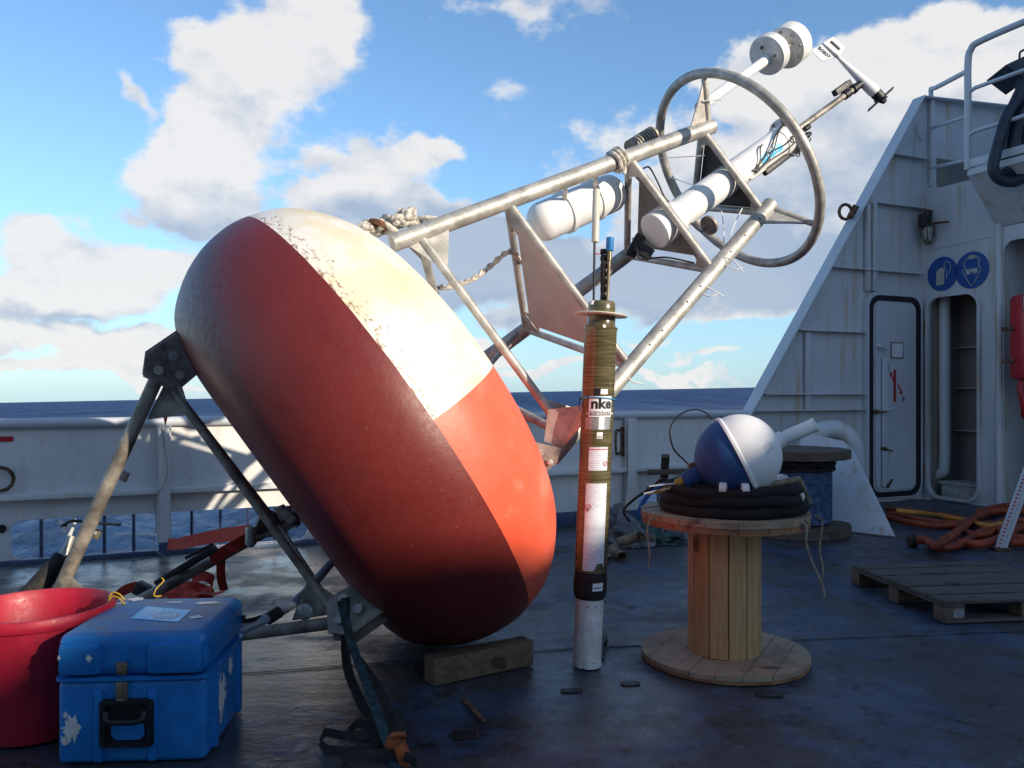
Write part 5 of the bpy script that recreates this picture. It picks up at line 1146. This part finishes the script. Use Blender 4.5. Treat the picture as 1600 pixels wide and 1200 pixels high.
m.build('sticker_print','label_white',stk,smooth=False)
# torn paper remnants
def rag(pts,fn,nm='torn_paper'):
    m=MB(); m.plate(pts,[],fn,.001); return m.build(nm,'off_white',bc,smooth=False)
def jag(x,y,w,h,n=14,seed=1):
    rs=random.Random(seed); n*=2; return [(x+w*.62*rs.uniform(.42,1)*math.cos(k*2*math.pi/n),y+h*.62*rs.uniform(.35,1)*math.sin(k*2*math.pi/n)) for k in range(n)]
for i,(u,v,w,h) in enumerate(((212,936,.075,.07),(190,943,.045,.04),(272,941,.07,.022),(325,942,.11,.05),(306,964,.06,.06))):
    p=onz(u,v); x=(p-CF).dot(CE); y_=(p-CF).dot(CG); rag(jag(x,y_,w,h,16,i+3),lambda a_,b_,o:cs(a_,b_,zt+.0003+o))
for i,(x,z,w,h) in enumerate(((.055,.150,.07,.12),(.035,.205,.02,.03),(.03,.10,.03,.04),(.135,.435,.025,.035),(.02,.44,.012,.02))):
    rag(jag(x,z,w,h,18,i+20),lambda a_,b_,o:cs(a_,(-.0015 if z<.33 else -.0245)-o,b_))
for i,(y_,z,w,h) in enumerate(((.22,.19,.13,.20),(.36,.27,.07,.08))):
    rag(jag(y_,z,w,h,18,i+40),lambda a_,b_,o:cs(.5865+o,a_,b_),'worn_label')
m=MB(); m.tube(spl([onz(252,931),px(241,931,3.93),px(243,922,3.95),px(247,917,3.96),px(256,907,3.97),px(252,903,3.98)],5),.003,5); m.build('yellow_wire','yellow_cord',label='bent yellow wire rising from the back edge of the blue case',cat='wire')

# ------------------------------------------------------------------ straps
b=brk[1]
ts=thing('lashing_strap','long teal and grey lashing strap running from the lower bracket down to its orange ratchet','strap',floor(600,1185))
st_=px(533,938,b.y-.16)
m=MB(); m.ribbon(spl([st_,px(548,1000,4.0),px(566,1050,3.85),px(585,1100,3.65),px(600,1145,3.5),px(614,1185,3.36),px(632,1240,3.18)],6),.042,V((1,.3,.1))); m.build('webbing','teal_strap',ts)
m=MB(); m.ribbon(spl([st_+V((.01,.05,0)),px(541,1030,4.1),px(556,1080,3.95),px(580,1120,3.8),px(612,1110,3.7),px(626,1125,3.6),px(618,1150,3.5)],6),.045,V((1,.4,.3))); m.ribbon(spl([px(560,1030,4.0),px(588,1070,3.85),px(606,1110,3.7),px(622,1160,3.45)],6),.04,V((1,.5,.3))); m.build('tail_webbing','dark_strap',ts)
m=MB(); m.box(px(622,1172,3.42),(.07,.08,.12),Matrix.Rotation(-.35,3,'Y'),.01); m.tube([px(612,1150,3.4),px(634,1148,3.4)],.014,10); m.box(px(632,1190,3.35),(.035,.05,.14),Matrix.Rotation(-.35,3,'Y'),.008); m.build('ratchet','orange_metal',ts)
tg=thing('strap_tangle','loose dark strap loops heaped on the deck left of the orange ratchet','strap',floor(560,1150))
for k,pts in enumerate(([(500,1160),(508,1145),(530,1148),(560,1150),(590,1148),(600,1160),(560,1172),(515,1172),(500,1160)],[(545,1142),(560,1130),(580,1134),(598,1142),(612,1150)],[(535,1190),(560,1180),(600,1178),(640,1185),(650,1205),(600,1215),(545,1205),(535,1190)])):
    m=MB(); m.ribbon(spl([floor(u,v,.022+.006*k) for u,v in pts],6),.036,lambda t:V((.0,.5,1))); m.build('loop','dark_strap',tg)
rs=thing('red_strap','red cargo strap slung from the bridle leg to the bulwark post','strap',floor(310,925))
for pts,w,sd_ in (([(390,832,5.35),(350,836,5.9),(310,843,6.6),(278,850,7.2),(262,850,7.45)],.10,V((0,.2,1))),
   ([(392,838,5.3),(372,850,5.2),(350,862,5.15),(330,875,5.1)],.07,V((-.5,0,1))),
   ([(347,862,5.25),(345,885,5.3),(346,905,5.35),(350,922,5.4)],.055,V((1,.2,0))),
   ([(352,923,5.45),(335,928,5.5),(318,926,5.5),(300,930,5.5)],.06,V((0,1,.1)))):
    m=MB(); m.ribbon(spl([px(*p) for p in pts],6),w,sd_); m.build('webbing','red_strap',rs)
for k,pts in enumerate(([(300,905,.18),(318,900,.2),(332,908,.16),(328,922,.08),(305,926,.05),(290,922,.05)],[(250,928,.04),(275,920,.08),(300,916,.10),(325,924,.05),(330,934,.02),(290,938,.02)],[(225,915,.04),(205,918,.05),(185,928,.03),(165,945,.02)],[(262,935,.03),(285,928,.06),(310,932,.05),(325,928,.03)])):
    m=MB(); m.ribbon(spl([floor(u,v,z) for u,v,z in pts],6),.07,V((0,.5,1))); m.build('loop','red_strap',rs)
m=MB(); m.box(px(222,921,5.2),(.09,.08,.08),Matrix.Rotation(.5,3,'Y'),.015); m.bar(px(245,912,5.0),px(337,856,5.0),.06,.045,bev=.01); m.bar(px(290,872,5.0),px(333,850,5.0),.03,.02,bev=.005); m.build('black_ratchet','black_rubber',rs)
# grey hose from the hull
gh=thing('grey_hose','clear grey hose with black coupling curving from under the hull to the blue case','hose',floor(420,1000))
p=[(532,858,4.6),(518,878,4.5),(500,900,4.4),(478,925,4.3),(452,947,4.2),(430,960,4.12),(405,972,4.05),(372,986,3.98)]
m=MB(); m.tube(spl([px(*q) for q in p],6),.024,14); m.build('tube','clear_pipe',gh)
m=MB(); m.tube([px(436,956,4.14),px(418,967,4.08)],.031,14); m.tube([px(415,962,4.1),px(396,968,4.02),px(380,971,3.95)],.011,10); m.tube([px(381,961,3.92),px(381,973,3.92)],.010,8); m.build('coupling','black_rubber',gh)

# ------------------------------------------------------------------ debris heap behind the reel
dh=thing('fishing_gear_heap','low heap of crumpled grey sheeting, tan pipe offcuts and green net behind the float','gear heap',floor(985,855))
def crump(c,sx,sy,sz,seed,mat,name):
    m=MB(); bm=bmesh.new(); bmesh.ops.create_icosphere(bm,subdivisions=4,radius=1)
    vs=[]
    for v in bm.verts:
        n_=1+.45*noise.noise(v.co*1.7+V((seed,0,0)))+.22*noise.noise(v.co*4+V((seed,2,0))); q=v.co*n_; vs.append(V(c)+V((q.x*sx,q.y*sy,max(q.z*sz,-.0))))
    bm.verts.index_update(); m.add(vs,[[v.index for v in f.verts] for f in bm.faces]); bm.free(); return m.build(name,mat,dh)
crump(floor(985,850),.22,.20,.22,1,'debris_grey','sheeting'); crump(floor(958,835),.16,.25,.30,5,'debris_grey','sheeting'); crump(floor(1008,845),.20,.18,.16,9,'debris_green','net'); crump(floor(1030,848),.28,.16,.10,13,'debris_green','net'); crump(floor(1000,830),.30,.25,.16,17,'debris_green','net'); crump(floor(1048,842),.14,.1,.13,21,'debris_grey','sheeting')
for (a1,b1,z1,z2,r) in (((968,847),(1000,838),.12,.20,.045),((957,858),(972,870),.05,.03,.045),((1002,838),(1020,842),.18,.12,.03),((948,866),(951,873),.03,.03,.02)):
    m=MB(); m.tube([floor(a1[0],a1[1]+14*0,z1),floor(b1[0],b1[1],z2)],r,12,cap=False); m.build('pipe_offcut','debris_tan',dh)
m=MB(); m.bar(floor(1034,800,.0)+V((0,0,.0)),px(1040,712,9.1),.09,.05,bev=.01); m.bar(px(1010,765,9.2),px(1075,770,9.2),.08,.06,bev=.01); m.bar(px(1012,738,9.3),px(1085,736,9.3),.06,.06,bev=.01); m.build('old_timbers','dark_wood',label='dark crossed timbers standing behind the pine drum by the freeing port',cat='timber')
m=MB(); m.tube(spl([px(1040,755,8.6),px(1022,765,8.6),px(1008,780,8.6),px(998,800,8.6),px(999,812,8.6)],6),.022,8); m.build('blue_hose','navy',label='dark blue hose drooping in front of the small freeing port',cat='hose')
# small rag
m=MB(); 
crv=[floor(945,1010,.01),floor(948,1000,.05),floor(944,990,.03),floor(941,1018,.012),floor(944,1028,.01)]
m.ribbon(spl(crv,6),.02,V((1,.3,.2))); m.build('green_scrap','debris_green',label='small green scrap caught behind the white foot of the float',cat='scrap')
